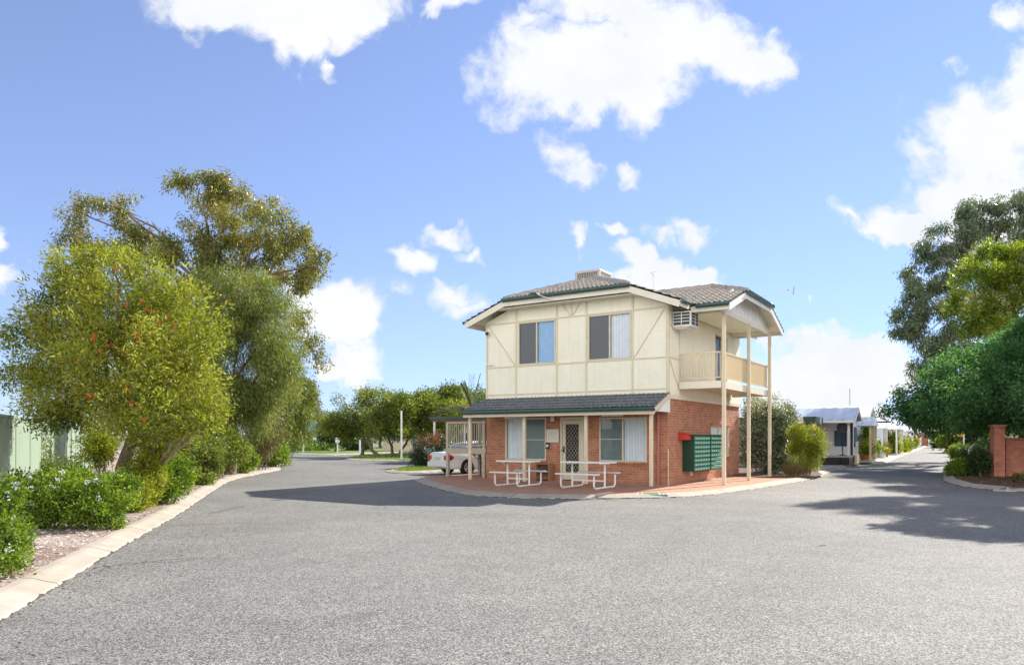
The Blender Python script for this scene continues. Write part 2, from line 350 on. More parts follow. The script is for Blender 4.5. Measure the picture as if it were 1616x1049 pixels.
def kerb_mat():
    m, t, b = new_mat('kerb_concrete')
    s = N(t, 'ShaderNodeSeparateXYZ'); t.links.new(coord(t, 'UV'), s.inputs[0])
    n = noise(t, 2.2, 7, .65); n2 = noise(t, 70, 4, .6)
    c = ramp(t, n, [(.3, (.33, .285, .235)), (.55, (.41, .365, .31)), (.75, (.46, .42, .37))])
    c = mixc(t, 1.0, c, ramp(t, n2, [(.3, (.86, .86, .86)), (.7, (1.1, 1.1, 1.1))]), 'MULTIPLY')
    wob = math_n(t, 'ADD', s.outputs[0], math_n(t, 'MULTIPLY', noise(t, 7, 3), .03))
    j = math_n(t, 'LESS_THAN', math_n(t, 'FRACT', math_n(t, 'DIVIDE', wob, 2.3)), .011)
    c = mixc(t, j, c, (.09, .075, .06))
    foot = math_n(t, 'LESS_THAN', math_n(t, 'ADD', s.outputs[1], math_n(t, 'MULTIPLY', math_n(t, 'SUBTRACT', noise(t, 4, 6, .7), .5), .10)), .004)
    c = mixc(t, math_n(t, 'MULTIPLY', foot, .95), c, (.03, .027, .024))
    t.links.new(c, b.inputs['Base Color']); b.inputs['Roughness'].default_value = .85; bump(t, b, n2, .3, .004); return m
M['kerb'] = kerb_mat()

def mulch_mat(name, cols, sc1=45):
    m, t, b = new_mat(name)
    mp = N(t, 'ShaderNodeMapping'); mp.inputs['Scale'].default_value = (1, 2.4, 1); mp.inputs['Rotation'].default_value = (0, 0, .5); t.links.new(coord(t), mp.inputs[0])
    v = N(t, 'ShaderNodeTexVoronoi'); v.inputs['Scale'].default_value = sc1; t.links.new(mp.outputs[0], v.inputs['Vector'])
    s = N(t, 'ShaderNodeSeparateColor'); t.links.new(v.outputs['Color'], s.inputs[0])
    c = ramp(t, s.outputs[0], [(0, cols[0]), (.4, cols[1]), (.75, cols[2]), (1, cols[3])])
    n = noise(t, .9, 6, .65); c = mixc(t, 1, c, ramp(t, n, [(.35, (.65, .5, .42)), (.6, (1.05, 1.05, 1.05))]), 'MULTIPLY')
    t.links.new(c, b.inputs['Base Color']); b.inputs['Roughness'].default_value = .95; bump(t, b, v.outputs['Distance'], .9, .02); return m
M['mulch'] = mulch_mat('bleached_bark_mulch', ((.18, .13, .105), (.44, .36, .32), (.58, .51, .47), (.72, .66, .62)))
M['darkmulch'] = mulch_mat('dark_bark_mulch', ((.03, .02, .014), (.11, .06, .035), (.18, .10, .055), (.26, .16, .09)))
M['chip'] = plain('bark_chip', (.34, .25, .2), .9, .5, 3)
M['chipdark'] = plain('dark_bark_chip', (.12, .065, .04), .9, .5, 3)

def lawn_mat():
    m, t, b = new_mat('lawn')
    n = noise(t, .6, 6, .6); n2 = noise(t, 14, 6, .7)
    c = ramp(t, n, [(.3, (.10, .17, .025)), (.7, (.19, .27, .05))])
    c = mixc(t, 1, c, ramp(t, n2, [(.3, (.65, .7, .6)), (.7, (1.2, 1.2, 1.2))]), 'MULTIPLY')
    t.links.new(c, b.inputs['Base Color']); b.inputs['Roughness'].default_value = .9; bump(t, b, n2, .8, .03); return m
M['lawn'] = lawn_mat()

def glass_mat(name, tint, refl=.22):
    m, t, b = new_mat(name); t.nodes.remove(b)
    tr = N(t, 'ShaderNodeBsdfTransparent'); tr.inputs[0].default_value = rgba(tint)
    gl = N(t, 'ShaderNodeBsdfGlossy'); gl.inputs['Roughness'].default_value = .02
    lw = N(t, 'ShaderNodeLayerWeight'); lw.inputs[0].default_value = .22
    f = math_n(t, 'ADD', math_n(t, 'MULTIPLY', lw.outputs['Fresnel'], .8), refl * .4)
    mx = N(t, 'ShaderNodeMixShader'); t.links.new(f, mx.inputs[0]); t.links.new(tr.outputs[0], mx.inputs[1]); t.links.new(gl.outputs[0], mx.inputs[2])
    t.links.new(mx.outputs[0], t.nodes['Material Output'].inputs[0]); return m
M['glass'] = glass_mat('window_glass', (.9, .93, .95), .08)
M['poolglass'] = glass_mat('fence_glass', (.7, .8, .82))

def leaf_mat(name, stops, trans=.4, tcol=(1.25, 1.35, .5), rough=.45, spec=.4):
    m, t, b = new_mat(name)
    a = N(t, 'ShaderNodeAttribute', attribute_name='leafvar')
    c = ramp(t, a.outputs['Fac'], stops)
    t.links.new(c, b.inputs['Base Color']); b.inputs['Roughness'].default_value = rough; b.inputs['Specular IOR Level'].default_value = spec
    tl = N(t, 'ShaderNodeBsdfTranslucent'); t.links.new(mixc(t, 1, c, tcol, 'MULTIPLY'), tl.inputs[0])
    mx = N(t, 'ShaderNodeMixShader'); mx.inputs[0].default_value = trans
    t.links.new(b.outputs[0], mx.inputs[1]); t.links.new(tl.outputs[0], mx.inputs[2])
    t.links.new(mx.outputs[0], t.nodes['Material Output'].inputs[0]); return m
L = {}
L['bottle'] = leaf_mat('bottlebrush_leaf', [(0, (.09, .12, .018)), (.35, (.22, .255, .035)), (.7, (.38, .38, .055)), (1, (.46, .37, .14))], .5)
L['gum'] = leaf_mat('gum_leaf', [(0, (.085, .125, .03)), (.5, (.18, .21, .055)), (.85, (.32, .31, .09)), (1, (.38, .28, .1))], .52, (1.45, 1.2, .5), .35, .6)
L['gumblue'] = leaf_mat('blue_gum_leaf', [(0, (.065, .105, .055)), (.5, (.13, .18, .10)), (.85, (.21, .25, .14)), (1, (.26, .27, .15))], .28, (1.1, 1.2, .7), .35, .6)
L['willow'] = leaf_mat('willow_myrtle_leaf', [(0, (.085, .12, .025)), (.5, (.18, .215, .05)), (.9, (.28, .30, .085)), (1, (.3, .25, .1))], .45)
L['hedge'] = leaf_mat('hedge_leaf', [(0, (.06, .12, .015)), (.5, (.15, .235, .025)), (.85, (.27, .34, .045)), (1, (.34, .38, .07))], .48)
L['lime'] = leaf_mat('lime_leaf', [(0, (.14, .18, .015)), (.5, (.26, .29, .025)), (.85, (.42, .40, .04)), (1, (.5, .42, .05))], .42)
L['olive'] = leaf_mat('olive_leaf', [(0, (.06, .095, .02)), (.5, (.15, .19, .04)), (.85, (.27, .29, .065)), (1, (.36, .36, .1))], .5)
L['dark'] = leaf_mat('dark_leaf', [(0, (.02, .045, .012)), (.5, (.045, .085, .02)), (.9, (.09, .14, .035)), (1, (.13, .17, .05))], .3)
L['dome'] = leaf_mat('deep_green_leaf', [(0, (.04, .10, .035)), (.5, (.085, .20, .075)), (.9, (.14, .28, .11)), (1, (.19, .33, .13))], .52, (1.3, 1.4, .7), .6, .25)
L['conifer'] = leaf_mat('yellow_conifer_leaf', [(0, (.07, .12, .02)), (.5, (.19, .26, .035)), (.8, (.40, .44, .06)), (1, (.55, .54, .09))], .55)
L['brown'] = leaf_mat('brownish_leaf', [(0, (.10, .09, .035)), (.5, (.17, .15, .06)), (.9, (.25, .2, .09)), (1, (.3, .2, .1))], .35)
L['variegated'] = leaf_mat('pale_edged_leaf', [(0, (.04, .07, .03)), (.38, (.10, .15, .06)), (.58, (.34, .37, .25)), (1, (.72, .69, .6))], .35, (1.1, 1.15, .8), .3, .6)
L['photinia'] = leaf_mat('photinia_leaf', [(0, (.015, .035, .012)), (.6, (.04, .075, .025)), (.95, (.16, .17, .09)), (1, (.4, .38, .3))], .25, rough=.3, spec=.7)
L['redtip'] = leaf_mat('red_new_leaf', [(0, (.16, .07, .03)), (.5, (.30, .13, .07)), (1, (.40, .26, .12))], .3, (1.2, .9, .6))
L['redbrush'] = leaf_mat('red_flower', [(0, (.45, .01, .012)), (1, (.62, .05, .04))], .25, (1.2, .6, .6))
L['bluefl'] = leaf_mat('pale_blue_flower', [(0, (.48, .55, .80)), (1, (.74, .78, .9))], .35, (1, 1, 1.1))
L['yellowfl'] = leaf_mat('yellow_leaf', [(0, (.46, .36, .02)), (1, (.68, .52, .05))], .4, (1.2, 1.1, .5))
L['grass'] = leaf_mat('grass_blade', [(0, (.08, .13, .02)), (.6, (.17, .24, .04)), (1, (.28, .30, .08))], .4)
L['dry'] = leaf_mat('dry_grass_blade', [(0, (.2, .14, .07)), (.6, (.36, .26, .14)), (1, (.18, .2, .06))], .35, (1.2, 1, .6))
L['palm'] = leaf_mat('palm_leaf', [(0, (.04, .07, .03)), (.6, (.08, .13, .05)), (1, (.16, .2, .07))], .3)
L['chip'] = leaf_mat('mulch_chip', [(0, (.14, .085, .06)), (.3, (.40, .30, .25)), (.65, (.60, .53, .48)), (1, (.74, .69, .64))], .02, (1, 1, 1), .9, .2)
L['chipdark'] = leaf_mat('dark_mulch_chip', [(0, (.02, .012, .008)), (.6, (.12, .06, .03)), (1, (.3, .18, .09))], .02, (1, 1, 1), .9, .2)
# ------------------------------------------------------------------ leaves, crowns, trunks
def nrm(a): return a / np.maximum(np.linalg.norm(a, axis=1, keepdims=True), 1e-9)
def leaf_mesh(name, P, D, S, ln, wd, mat, parent=None, var=None, fold=.12):
    """one small leaf face per row: base P, direction D, side S, length ln, width wd"""
    n = len(P); ln = np.broadcast_to(ln, (n,))[:, None]; wd = np.broadcast_to(wd, (n,))[:, None]
    up = np.cross(D, S)
    V = np.empty((n, 4, 3)); V[:, 0] = P; V[:, 1] = P + D * ln * .45 + S * wd * .5 + up * wd * fold
    V[:, 2] = P + D * ln; V[:, 3] = P + D * ln * .45 - S * wd * .5 + up * wd * fold
    me = bpy.data.meshes.new(name); me.vertices.add(n * 4); me.vertices.foreach_set('co', V.reshape(-1).astype(np.float32))
    me.loops.add(n * 4); me.loops.foreach_set('vertex_index', np.arange(n * 4, dtype=np.int32))
    me.polygons.add(n); me.polygons.foreach_set('loop_start', np.arange(0, n * 4, 4, dtype=np.int32))
    at = me.attributes.new('leafvar', 'FLOAT', 'FACE')
    at.data.foreach_set('value', (rng.random(n) if var is None else np.clip(var, 0, 1)).astype(np.float32))
    me.update(calc_edges=True); me.materials.append(mat)
    o = bpy.data.objects.new(name, me); col.objects.link(o)
    if parent: o.parent = parent
    return o
def sph(n): return nrm(rng.normal(size=(n, 3)))
def clump_points(blobs, n, sub=14, subr=.36, per=9, twig=.13, shell=.55, ground=None):
    """blobs (cx,cy,cz,rx,ry,rz[,weight]) -> leaf base points, outward directions, clump shade; every blob breaks into sub-clumps, these into twigs"""
    B = np.array([tuple(b[:6]) + ((b[6],) if len(b) > 6 else (1.,)) for b in blobs], float)
    area = (B[:, 3] * B[:, 5] + B[:, 3] * B[:, 4] + B[:, 4] * B[:, 5]) * B[:, 6]
    cnt = np.maximum(1, (n / per * area / area.sum()).astype(int)); PP = []; OO = []; VV = []
    for b, k in zip(B, cnt):
        c, r = b[:3], b[3:6]; ns = max(5, int(sub)); d = sph(ns)
        sc_ = c + d * r * rng.uniform(shell, 1.0, (ns, 1)); sr = r.mean() * rng.uniform(subr * .7, subr * 1.35, ns); sv = rng.uniform(-.25, .25, ns)
        w_ = sr ** 2; idx = rng.choice(ns, k, p=w_ / w_.sum()); dd = sph(k)
        tw = sc_[idx] + dd * (sr[idx] * rng.uniform(.35, 1.0, k) ** .6)[:, None] * (r / r.mean()) ** .5
        ti = np.repeat(np.arange(k), per)
        out = nrm(.6 * dd + .5 * nrm(tw - c))
        PP.append(tw[ti] + rng.normal(size=(k * per, 3)) * twig); OO.append(out[ti]); VV.append(sv[idx][ti] + rng.normal(size=k)[ti] * .08)
    P, O, V = np.concatenate(PP), np.concatenate(OO), np.concatenate(VV)
    if ground is not None:
        k = P[:, 2] > ground; P, O, V = P[k], O[k], V[k]
    return P, O, V
def crown(name, blobs, n, mat, parent, ln=.09, wd=.03, droop=.2, rand=.7, out=.6, sub=14, subr=.36, per=9, twig=.13, shell=.55, ground=None):
    P, O, V = clump_points(blobs, n, sub, subr, per, twig, shell, ground); m = len(P)
    D = nrm(O * out + rng.normal(size=(m, 3)) * rand + np.array([0, 0, -droop])); S = nrm(np.cross(D, sph(m)))
    return leaf_mesh(name, P, D, S, ln * rng.uniform(.7, 1.3, m), wd * rng.uniform(.75, 1.25, m), mat, parent, .45 + V + rng.normal(size=m) * .21)
def limb_path(a, b, sag=.12, n=6, wob=.04):
    a, b = Vector(a), Vector(b); d = b - a; out = []
    for i in range(n + 1):
        t = i / n; p = a + d * t; s = math.sin(math.pi * t)
        out.append(p + Vector((random.uniform(-1, 1), random.uniform(-1, 1), random.uniform(-.5, .5))) * wob * d.length * (s > .05) + Vector((0, 0, sag * d.length * s * .5)))
    return out
def trunk(name, base, fork, r0, targets, mat, parent, r1=None, extra=3, bend=.04):
    """tapered trunk from base to fork, a limb to every target point, thin branches off each limb"""
    mb = MB(); r1 = r1 or r0 * .6
    p = limb_path(base, fork, 0, 6, bend); p[0] = Vector(base); rr = [r0 * 1.25] + [r0 + (r1 - r0) * i / 6 for i in range(1, 7)]
    mb.tube(p, rr, 10)
    for tg in targets:
        q = limb_path(p[-1] if random.random() < .6 else p[-2], tg, .18, 6, .05); L_ = (q[-1] - q[0]).length
        mb.tube(q, [r1 * (.62 - .5 * i / 6) for i in range(7)], 7)
        for k in range(extra):
            s = q[random.randint(2, 5)]; e = s + Vector((random.uniform(-1, 1), random.uniform(-1, 1), random.uniform(-.2, .9))).normalized() * min(L_, 2.4) * random.uniform(.15, .32)
            mb.tube(limb_path(s, e, .1, 4, .06), [r1 * .2, r1 * .17, r1 * .13, r1 * .09, r1 * .05], 5)
    return mb.build(name, mat, parent, smooth=True)
def B(u, v, ru, rv, Y, dy=0.0, ky=1.0, wt=1.0):
    """ellipsoid seen at photo pixel (u, v) with half sizes ru, rv px, standing Y + dy metres away"""
    Y = Y + dy; p = P3(u, v, Y); return (p.x, p.y, p.z, ru / F * Y, ru / F * Y * ky, rv / F * Y, wt)
def rel(blobs, o): return [(b[0] - o[0], b[1] - o[1], b[2] - o[2]) + tuple(b[3:]) for b in blobs]
def tree(name, label, base, blobs, n, leaf, bark, r0, fork, cat='tree', group=None, targets=None, crown_name='crown', extra=3, r1=None, **kw):
    """base, blobs, fork, targets in world coordinates; the thing's Empty stands at the base"""
    e = empty(name, base, 0, label, cat, group)
    rb = rel(blobs, base); f = tuple(fork[i] - base[i] for i in range(3))
    tg = [tuple(t[i] - base[i] for i in range(3)) for t in targets] if targets else [b[:3] for b in rb]
    trunk('trunk', (0, 0, -.05), f, r0, tg, bark, e, extra=extra, r1=r1)
    crown(crown_name, rb, n, leaf, e, **kw)
    return e
def shrub(name, label, base, blobs, n, leaf, cat='shrub', group=None, stems=5, bark=None, **kw):
    e = empty(name, base, 0, label, cat, group); rb = rel(blobs, base); mb = MB()
    for i in range(stems):
        b = rb[i % len(rb)]
        tp = (b[0] + random.uniform(-.6, .6) * b[3], b[1] + random.uniform(-.6, .6) * b[4], b[2] + random.uniform(0, .6) * b[5])
        mb.tube(limb_path((b[0] * .5 + random.uniform(-.1, .1), b[1] * .5 + random.uniform(-.1, .1), -.04), tp, .1, 5, .05), [.022, .02, .017, .013, .009, .005], 5)
    mb.build('stem', bark or M['bark'], e, smooth=True)
    crown('foliage', rb, n, leaf, e, ground=.02, **kw)
    return e
def blades(name, pts, h, wd, mat, parent=None, lean=.35, kind=None):
    P = np.array(pts, float); n = len(P); a = rng.uniform(0, 2 * np.pi, n)
    D = nrm(np.stack([np.cos(a) * lean * rng.uniform(.1, 1.6, n), np.sin(a) * lean * rng.uniform(.1, 1.6, n), np.ones(n)], 1)); S = nrm(np.cross(D, sph(n)))
    o = leaf_mesh(name, P, D, S, h * rng.uniform(.6, 1.3, n), wd, mat, parent)
    if kind: o['kind'] = kind
    return o

# ------------------------------------------------------------------ ground, road, kerbs, paved island
def smooth_path(pts, n=6, closed=False):
    p = [Vector((a[0], a[1], 0)) for a in pts]; out = []
    for i in range(len(p) - 1):
        a, b, c, d = p[max(i - 1, 0)], p[i], p[i + 1], p[min(i + 2, len(p) - 1)]
        for k in range(n):
            t = k / n
            out.append(.5 * ((2 * b) + (c - a) * t + (2 * a - 5 * b + 4 * c - d) * t * t + (3 * b - a - 3 * c + d) * t ** 3))
    out.append(p[-1]); return out
def offset_path(path, d):
    """shift to the right-hand side of the direction of travel by d"""
    out = []
    for i, p in enumerate(path):
        t = (path[min(i + 1, len(path) - 1)] - path[max(i - 1, 0)]).normalized(); out.append(p + Vector((t.y, -t.x, 0)) * d)
    return out
PROF = [(-.03, -.108), (0, -.098), (.02, -.07), (.13, -.04), (.22, -.012), (.27, 0), (.36, .004), (.365, -.06)]
def kerb(name, path, side):
    rows = [[p + Vector((0, 0, z)) for p in offset_path(path, d * side)] for d, z in PROF]
    me = bpy.data.meshes.new(name); n = len(path); vs = [p for r in rows for p in r]
    fs = [(j * n + i, j * n + i + 1, (j + 1) * n + i + 1, (j + 1) * n + i) for j in range(len(PROF) - 1) for i in range(n - 1)]
    me.from_pydata(vs, [], fs); me.materials.append(M['kerb'])
    s = [0.]
    for i in range(1, n): s.append(s[-1] + (path[i] - path[i - 1]).length)
    bm = bmesh.new(); bm.from_mesh(me); L_ = bm.loops.layers.uv.new('UVMap'); bm.verts.ensure_lookup_table()
    for f in bm.faces:
        f.smooth = False
        for l in f.loops:
            k = l.vert.index; l[L_].uv = (s[k % n], PROF[k // n][0])
    bmesh.ops.recalc_face_normals(bm, faces=bm.faces); bm.to_mesh(me); bm.free()
    o = bpy.data.objects.new(name, me); col.objects.link(o); return tag(o, kind='structure')
def sheet(name, pts, z, mat, cut=0, relief=0):
    bm = bmesh.new(); vs = [bm.verts.new((p[0], p[1], z)) for p in pts]
    es = [bm.edges.new((vs[i], vs[(i + 1) % len(vs)])) for i in range(len(vs))]
    bmesh.ops.triangle_fill(bm, edges=es, use_beauty=True)
    bmesh.ops.recalc_face_normals(bm, faces=bm.faces)
    for f in bm.faces:
        if f.normal.z < 0: f.normal_flip()
    L_ = bm.loops.layers.uv.new('UVMap')
    for f in bm.faces:
        for l in f.loops: l[L_].uv = (l.vert.co.x, l.vert.co.y)
    me = bpy.data.meshes.new(name); bm.to_mesh(me); bm.free(); me.materials.append(mat)
    o = bpy.data.objects.new(name, me); col.objects.link(o); return tag(o, kind='structure')
sheet('ground', [(-2500, -300), (2500, -300), (2500, 3000), (-2500, 3000)], -.16, M['dirtground'])
sheet('road', [(-75, -30), (130, -30), (130, 190), (-75, 190)], -.1, M['asphalt'])
KZ = -.1
def gk(l): return [G(u, v, KZ) for u, v in l]
RD = Vector((.516, .857, 0)); LN = Vector((-.857, .516, 0)); R0 = Vector((18.6, 38, 0))
# left kerb, walking away from the camera; the bed lies on its left
KL = smooth_path([(.9, -12), (-1.4, -4)] + gk([(0, 981), (145, 892), (229, 842), (282, 811.7), (324, 783), (366, 758), (412, 747.5)]) + [(-11.15, 34.2), (-11.6, 36.6), (-13.4, 42), (-16.2, 52), (-20.5, 67), (-26, 84)])
kerb('kerb', KL, -1)
bed = offset_path(KL, -.35)
sheet('garden_bed', [(p.x, p.y) for p in bed] + [(-75, 84), (-75, -12)], -.002, M['mulch'])
# paved island round the building, walking from its far left end round the nose to the right-hand road
KP = smooth_path([(12, 58), (5, 43), (1.6, 36), (-1.1, 31.4), (-2.5, 29.6), (-3.3, 28.9)] + gk([(655, 757.5), (663, 762), (680, 768), (719, 778), (759, 782.5), (822, 786), (897, 787), (960, 787), (1067, 785), (1138, 779), (1197, 770.5), (1225, 766), (1272, 758), (1291.5, 752.5), (1318, 743), (1352, 732.5)])
                 + [tuple((R0 + RD * s + LN * -.15)[:2]) for s in (8, 20, 45, 110)])
kerb('kerb', KP, -1)
isl = offset_path(KP, -.35)
sheet('paving', [(p.x, p.y) for p in isl] + [(40, 140), (20, 90)], -.002, M['paver'])
# planting strip and the concrete frontage of the park homes lie 4 mm above the paving
def loc2w(x, y): return (4.96 + x * .837 + y * .547, 23.2 - x * .547 + y * .837)
fr = [p for p in isl if p.y > 30.5 and p.x > 9]
sheet('concrete_apron', [(p.x, p.y) for p in fr] + [(40, 139), (22, 88), (13, 50), (10.3, 38), (12, 31)], .002, M['concrete'])
sheet('garden_soil', [(9.9, 26.9), (11.6, 27.9), (12.6, 29.5), (13.6, 32.6), (15.2, 36.6), (12.5, 40), (9.5, 36), (8.3, 30.2), (8.5, 28.6)], .006, M['soil'])
# lawn islands beyond the building
I1 = smooth_path([(6, 47), (1, 43), (-4, 41), (-5.5, 38.4), (-5.9, 35.5), (-5.85, 33.8), (-5.2, 32.5), (-4.4, 32.3), (-3.2, 33.6), (-.9, 37), (2.5, 42), (6, 46.9)])
kerb('kerb', I1, -1)
p1 = offset_path(I1, -.35); sheet('lawn', [(p.x, p.y) for p in p1[:-1]], -.002, M['lawn'])
I2 = smooth_path([(2, 88), (-6, 80), (-12.5, 68), (-13.1, 60), (-12.3, 53.5), (-11.0, 50.5), (-9.4, 49.3), (-6, 48), (-2.5, 48.5), (3, 53), (14, 72), (20, 88)])
kerb('kerb', I2, -1)
p2 = offset_path(I2, -.35); sheet('lawn', [(p.x, p.y) for p in p2], -.002, M['lawn'])
I3 = smooth_path([(-34, 96), (-27, 80), (-21.5, 71), (-18.5, 66.5), (-16.6, 65.6), (-15.2, 68), (-13, 74), (-6, 86), (0, 95)])
kerb('kerb', I3, -1)
p3 = offset_path(I3, -.35); sheet('lawn', [(p.x, p.y) for p in p3] + [(0, 130), (-60, 130)], -.002, M['lawn'])
# right-hand bed: kerb from off frame round the tip and up the road
KR = smooth_path([(31, 17.2), (23, 18.9)] + gk([(1616, 776), (1573, 772.7), (1521.6, 767.6), (1500, 762), (1488.5, 756.5), (1492.4, 743.6), (1499.3, 729.8)]) + [tuple((Vector((29.3, 48.6, 0)) + RD * s)[:2]) for s in (10, 30, 60, 110)])
kerb('kerb', KR, 1)
p4 = offset_path(KR, .35); sheet('garden_bed', [(p.x, p.y) for p in p4] + [(130, 140), (130, 17)], -.002, M['darkmulch'])
# dark joint lines and tar-filled cracks on the asphalt
def crack(pts, w_):
    mb = MB(); q = smooth_path(pts, 5); q = [p + Vector((random.uniform(-.03, .03), random.uniform(-.03, .03), 0)) for p in q]
    a = offset_path(q, w_ / 2); b = offset_path(q, -w_ / 2)
    for i in range(len(q) - 1):
        k = random.uniform(.5, 1.2)
        mb.quad(*[(p.x, p.y, -.0955) for p in (a[i], a[i + 1], b[i + 1], b[i])])
    return tag(mb.build('road_crack', M['crack']), kind='structure')
crack(gk([(164, 894), (215, 888), (262, 887), (312, 883)]), .012); crack(gk([(222, 888), (255, 884), (305, 881), (345, 879)]), .012)
crack(gk([(330, 810), (365, 803), (385, 798)]), .025); crack(gk([(270, 829), (340, 827), (420, 824)]), .02)
crack(gk([(1290, 862), (1306, 860)]), .02)
# loose bark on the beds and tufts of grass on the lawns
def scatter_poly(poly, n, zlo=0):
    xs = np.array([p[0] for p in poly]); ys = np.array([p[1] for p in poly]); out = []
    while len(out) < n:
        q = np.stack([rng.uniform(xs.min(), xs.max(), n * 2), rng.uniform(ys.min(), ys.max(), n * 2)], 1); ins = np.zeros(len(q), bool); j = len(xs) - 1
        for i in range(len(xs)):
            c = ((ys[i] > q[:, 1]) != (ys[j] > q[:, 1])) & (q[:, 0] < (xs[j] - xs[i]) * (q[:, 1] - ys[i]) / (ys[j] - ys[i] + 1e-12) + xs[i]); ins ^= c; j = i
        out += [(a, b, zlo) for a, b in q[ins]]
    return np.array(out[:n])
def chips(pts, mat, ln=.07):
    n = len(pts); a = rng.uniform(0, 2 * np.pi, n)
    D = nrm(np.stack([np.cos(a), np.sin(a), rng.uniform(-.1, .35, n)], 1)); S = nrm(np.cross(D, np.array([0, 0, 1.]) + rng.normal(size=(n, 3)) * .3))
    return tag(leaf_mesh('bark_mulch', pts + np.stack([0 * a, 0 * a, rng.uniform(.004, .02, n)], 1), D, S, ln * rng.uniform(.4, 1.5, n), ln * .28, mat), kind='stuff')
near = [p for p in KL if -2 < p.y < 36]
st = offset_path(near, -.39); st2 = offset_path(near, -2.6)
chips(scatter_poly([(p.x, p.y) for p in st] + [(p.x, p.y) for p in reversed(st2)], 15000), L['chip'])
rn = [p for p in KR if p.y < 40]
chips(scatter_poly([(p.x, p.y) for p in offset_path(rn, .39)] + [(p.x, p.y) for p in reversed(offset_path(rn, 3.4))], 9000), L['chipdark'], .09)
blades('grass', scatter_poly([(p.x, p.y) for p in p1[:-1]], 9000), .07, .02, L['grass'], kind='stuff', lean=.6)
q2 = [(p.x, p.y) for p in p2 if p.y < 70]; blades('grass', scatter_poly(q2, 14000), .08, .03, L['grass'], kind='stuff', lean=.6)

# fallen leaves and grit along the kerbs
def litter(path, side, n, lo, hi, mat, ln):
    q = [p for p in path if p.y < 40]; seg = rng.integers(0, len(q) - 1, n); t_ = rng.random(n); d = lo + (hi - lo) * rng.random(n) ** 2.2
    pts = []
    for i, t, dd in zip(seg, t_, d):
        p = q[i].lerp(q[i + 1], t); v = (q[i + 1] - q[i]).normalized(); pts.append((p.x - side * v.y * dd, p.y + side * v.x * dd, -.096))
    pts = np.array(pts); a = rng.uniform(0, 6.28, n); D = nrm(np.stack([np.cos(a), np.sin(a), rng.uniform(-.02, .12, n)], 1)); S = nrm(np.cross(D, np.array([0, 0, 1.]) + rng.normal(size=(n, 3)) * .15))
    tag(leaf_mesh('fallen_leaves', pts, D, S, ln * rng.uniform(.4, 1.3, n), ln * .33, mat), kind='stuff')
litter(KL, -1, 900, .02, 1.6, L['chipdark'], .06); litter(KR, 1, 700, .02, 2.5, L['chipdark'], .08); litter(KP[30:], -1, 260, .02, 1.0, L['chipdark'], .06)
# ------------------------------------------------------------------ the two-storey office building
BT = math.atan2(-.547, .837)
A0 = (4.96, 23.2, 0)
def local(x, y, z=0):
    p = loc2w(x, y); return (p[0], p[1], z)
def wall_cells(mb, ax, sgn, at, a0, a1, z0, z1, holes, rev=.1):
    """wall face across axis ax at coordinate at, with rectangular holes and their reveals (going against sgn)"""
    def pt(a, z, d=0): return (a, at - sgn * d, z) if ax == 'y' else (at - sgn * d, a, z)
    xs = sorted({a0, a1, *[h[0] for h in holes], *[h[1] for h in holes]}); zs = sorted({z0, z1, *[h[2] for h in holes], *[h[3] for h in holes]})
    for i in range(len(xs) - 1):
        for j in range(len(zs) - 1):
            cx, cz = (xs[i] + xs[i + 1]) / 2, (zs[j] + zs[j + 1]) / 2
            if any(h[0] < cx < h[1] and h[2] < cz < h[3] for h in holes): continue
            mb.quad(pt(xs[i], zs[j]), pt(xs[i + 1], zs[j]), pt(xs[i + 1], zs[j + 1]), pt(xs[i], zs[j + 1]))
    for h in holes:
        c = [(h[0], h[2]), (h[1], h[2]), (h[1], h[3]), (h[0], h[3])]
        for k in range(4):
            p, q = c[k], c[(k + 1) % 4]; mb.quad(pt(*p), pt(*q), pt(q[0], q[1], rev), pt(p[0], p[1], rev))
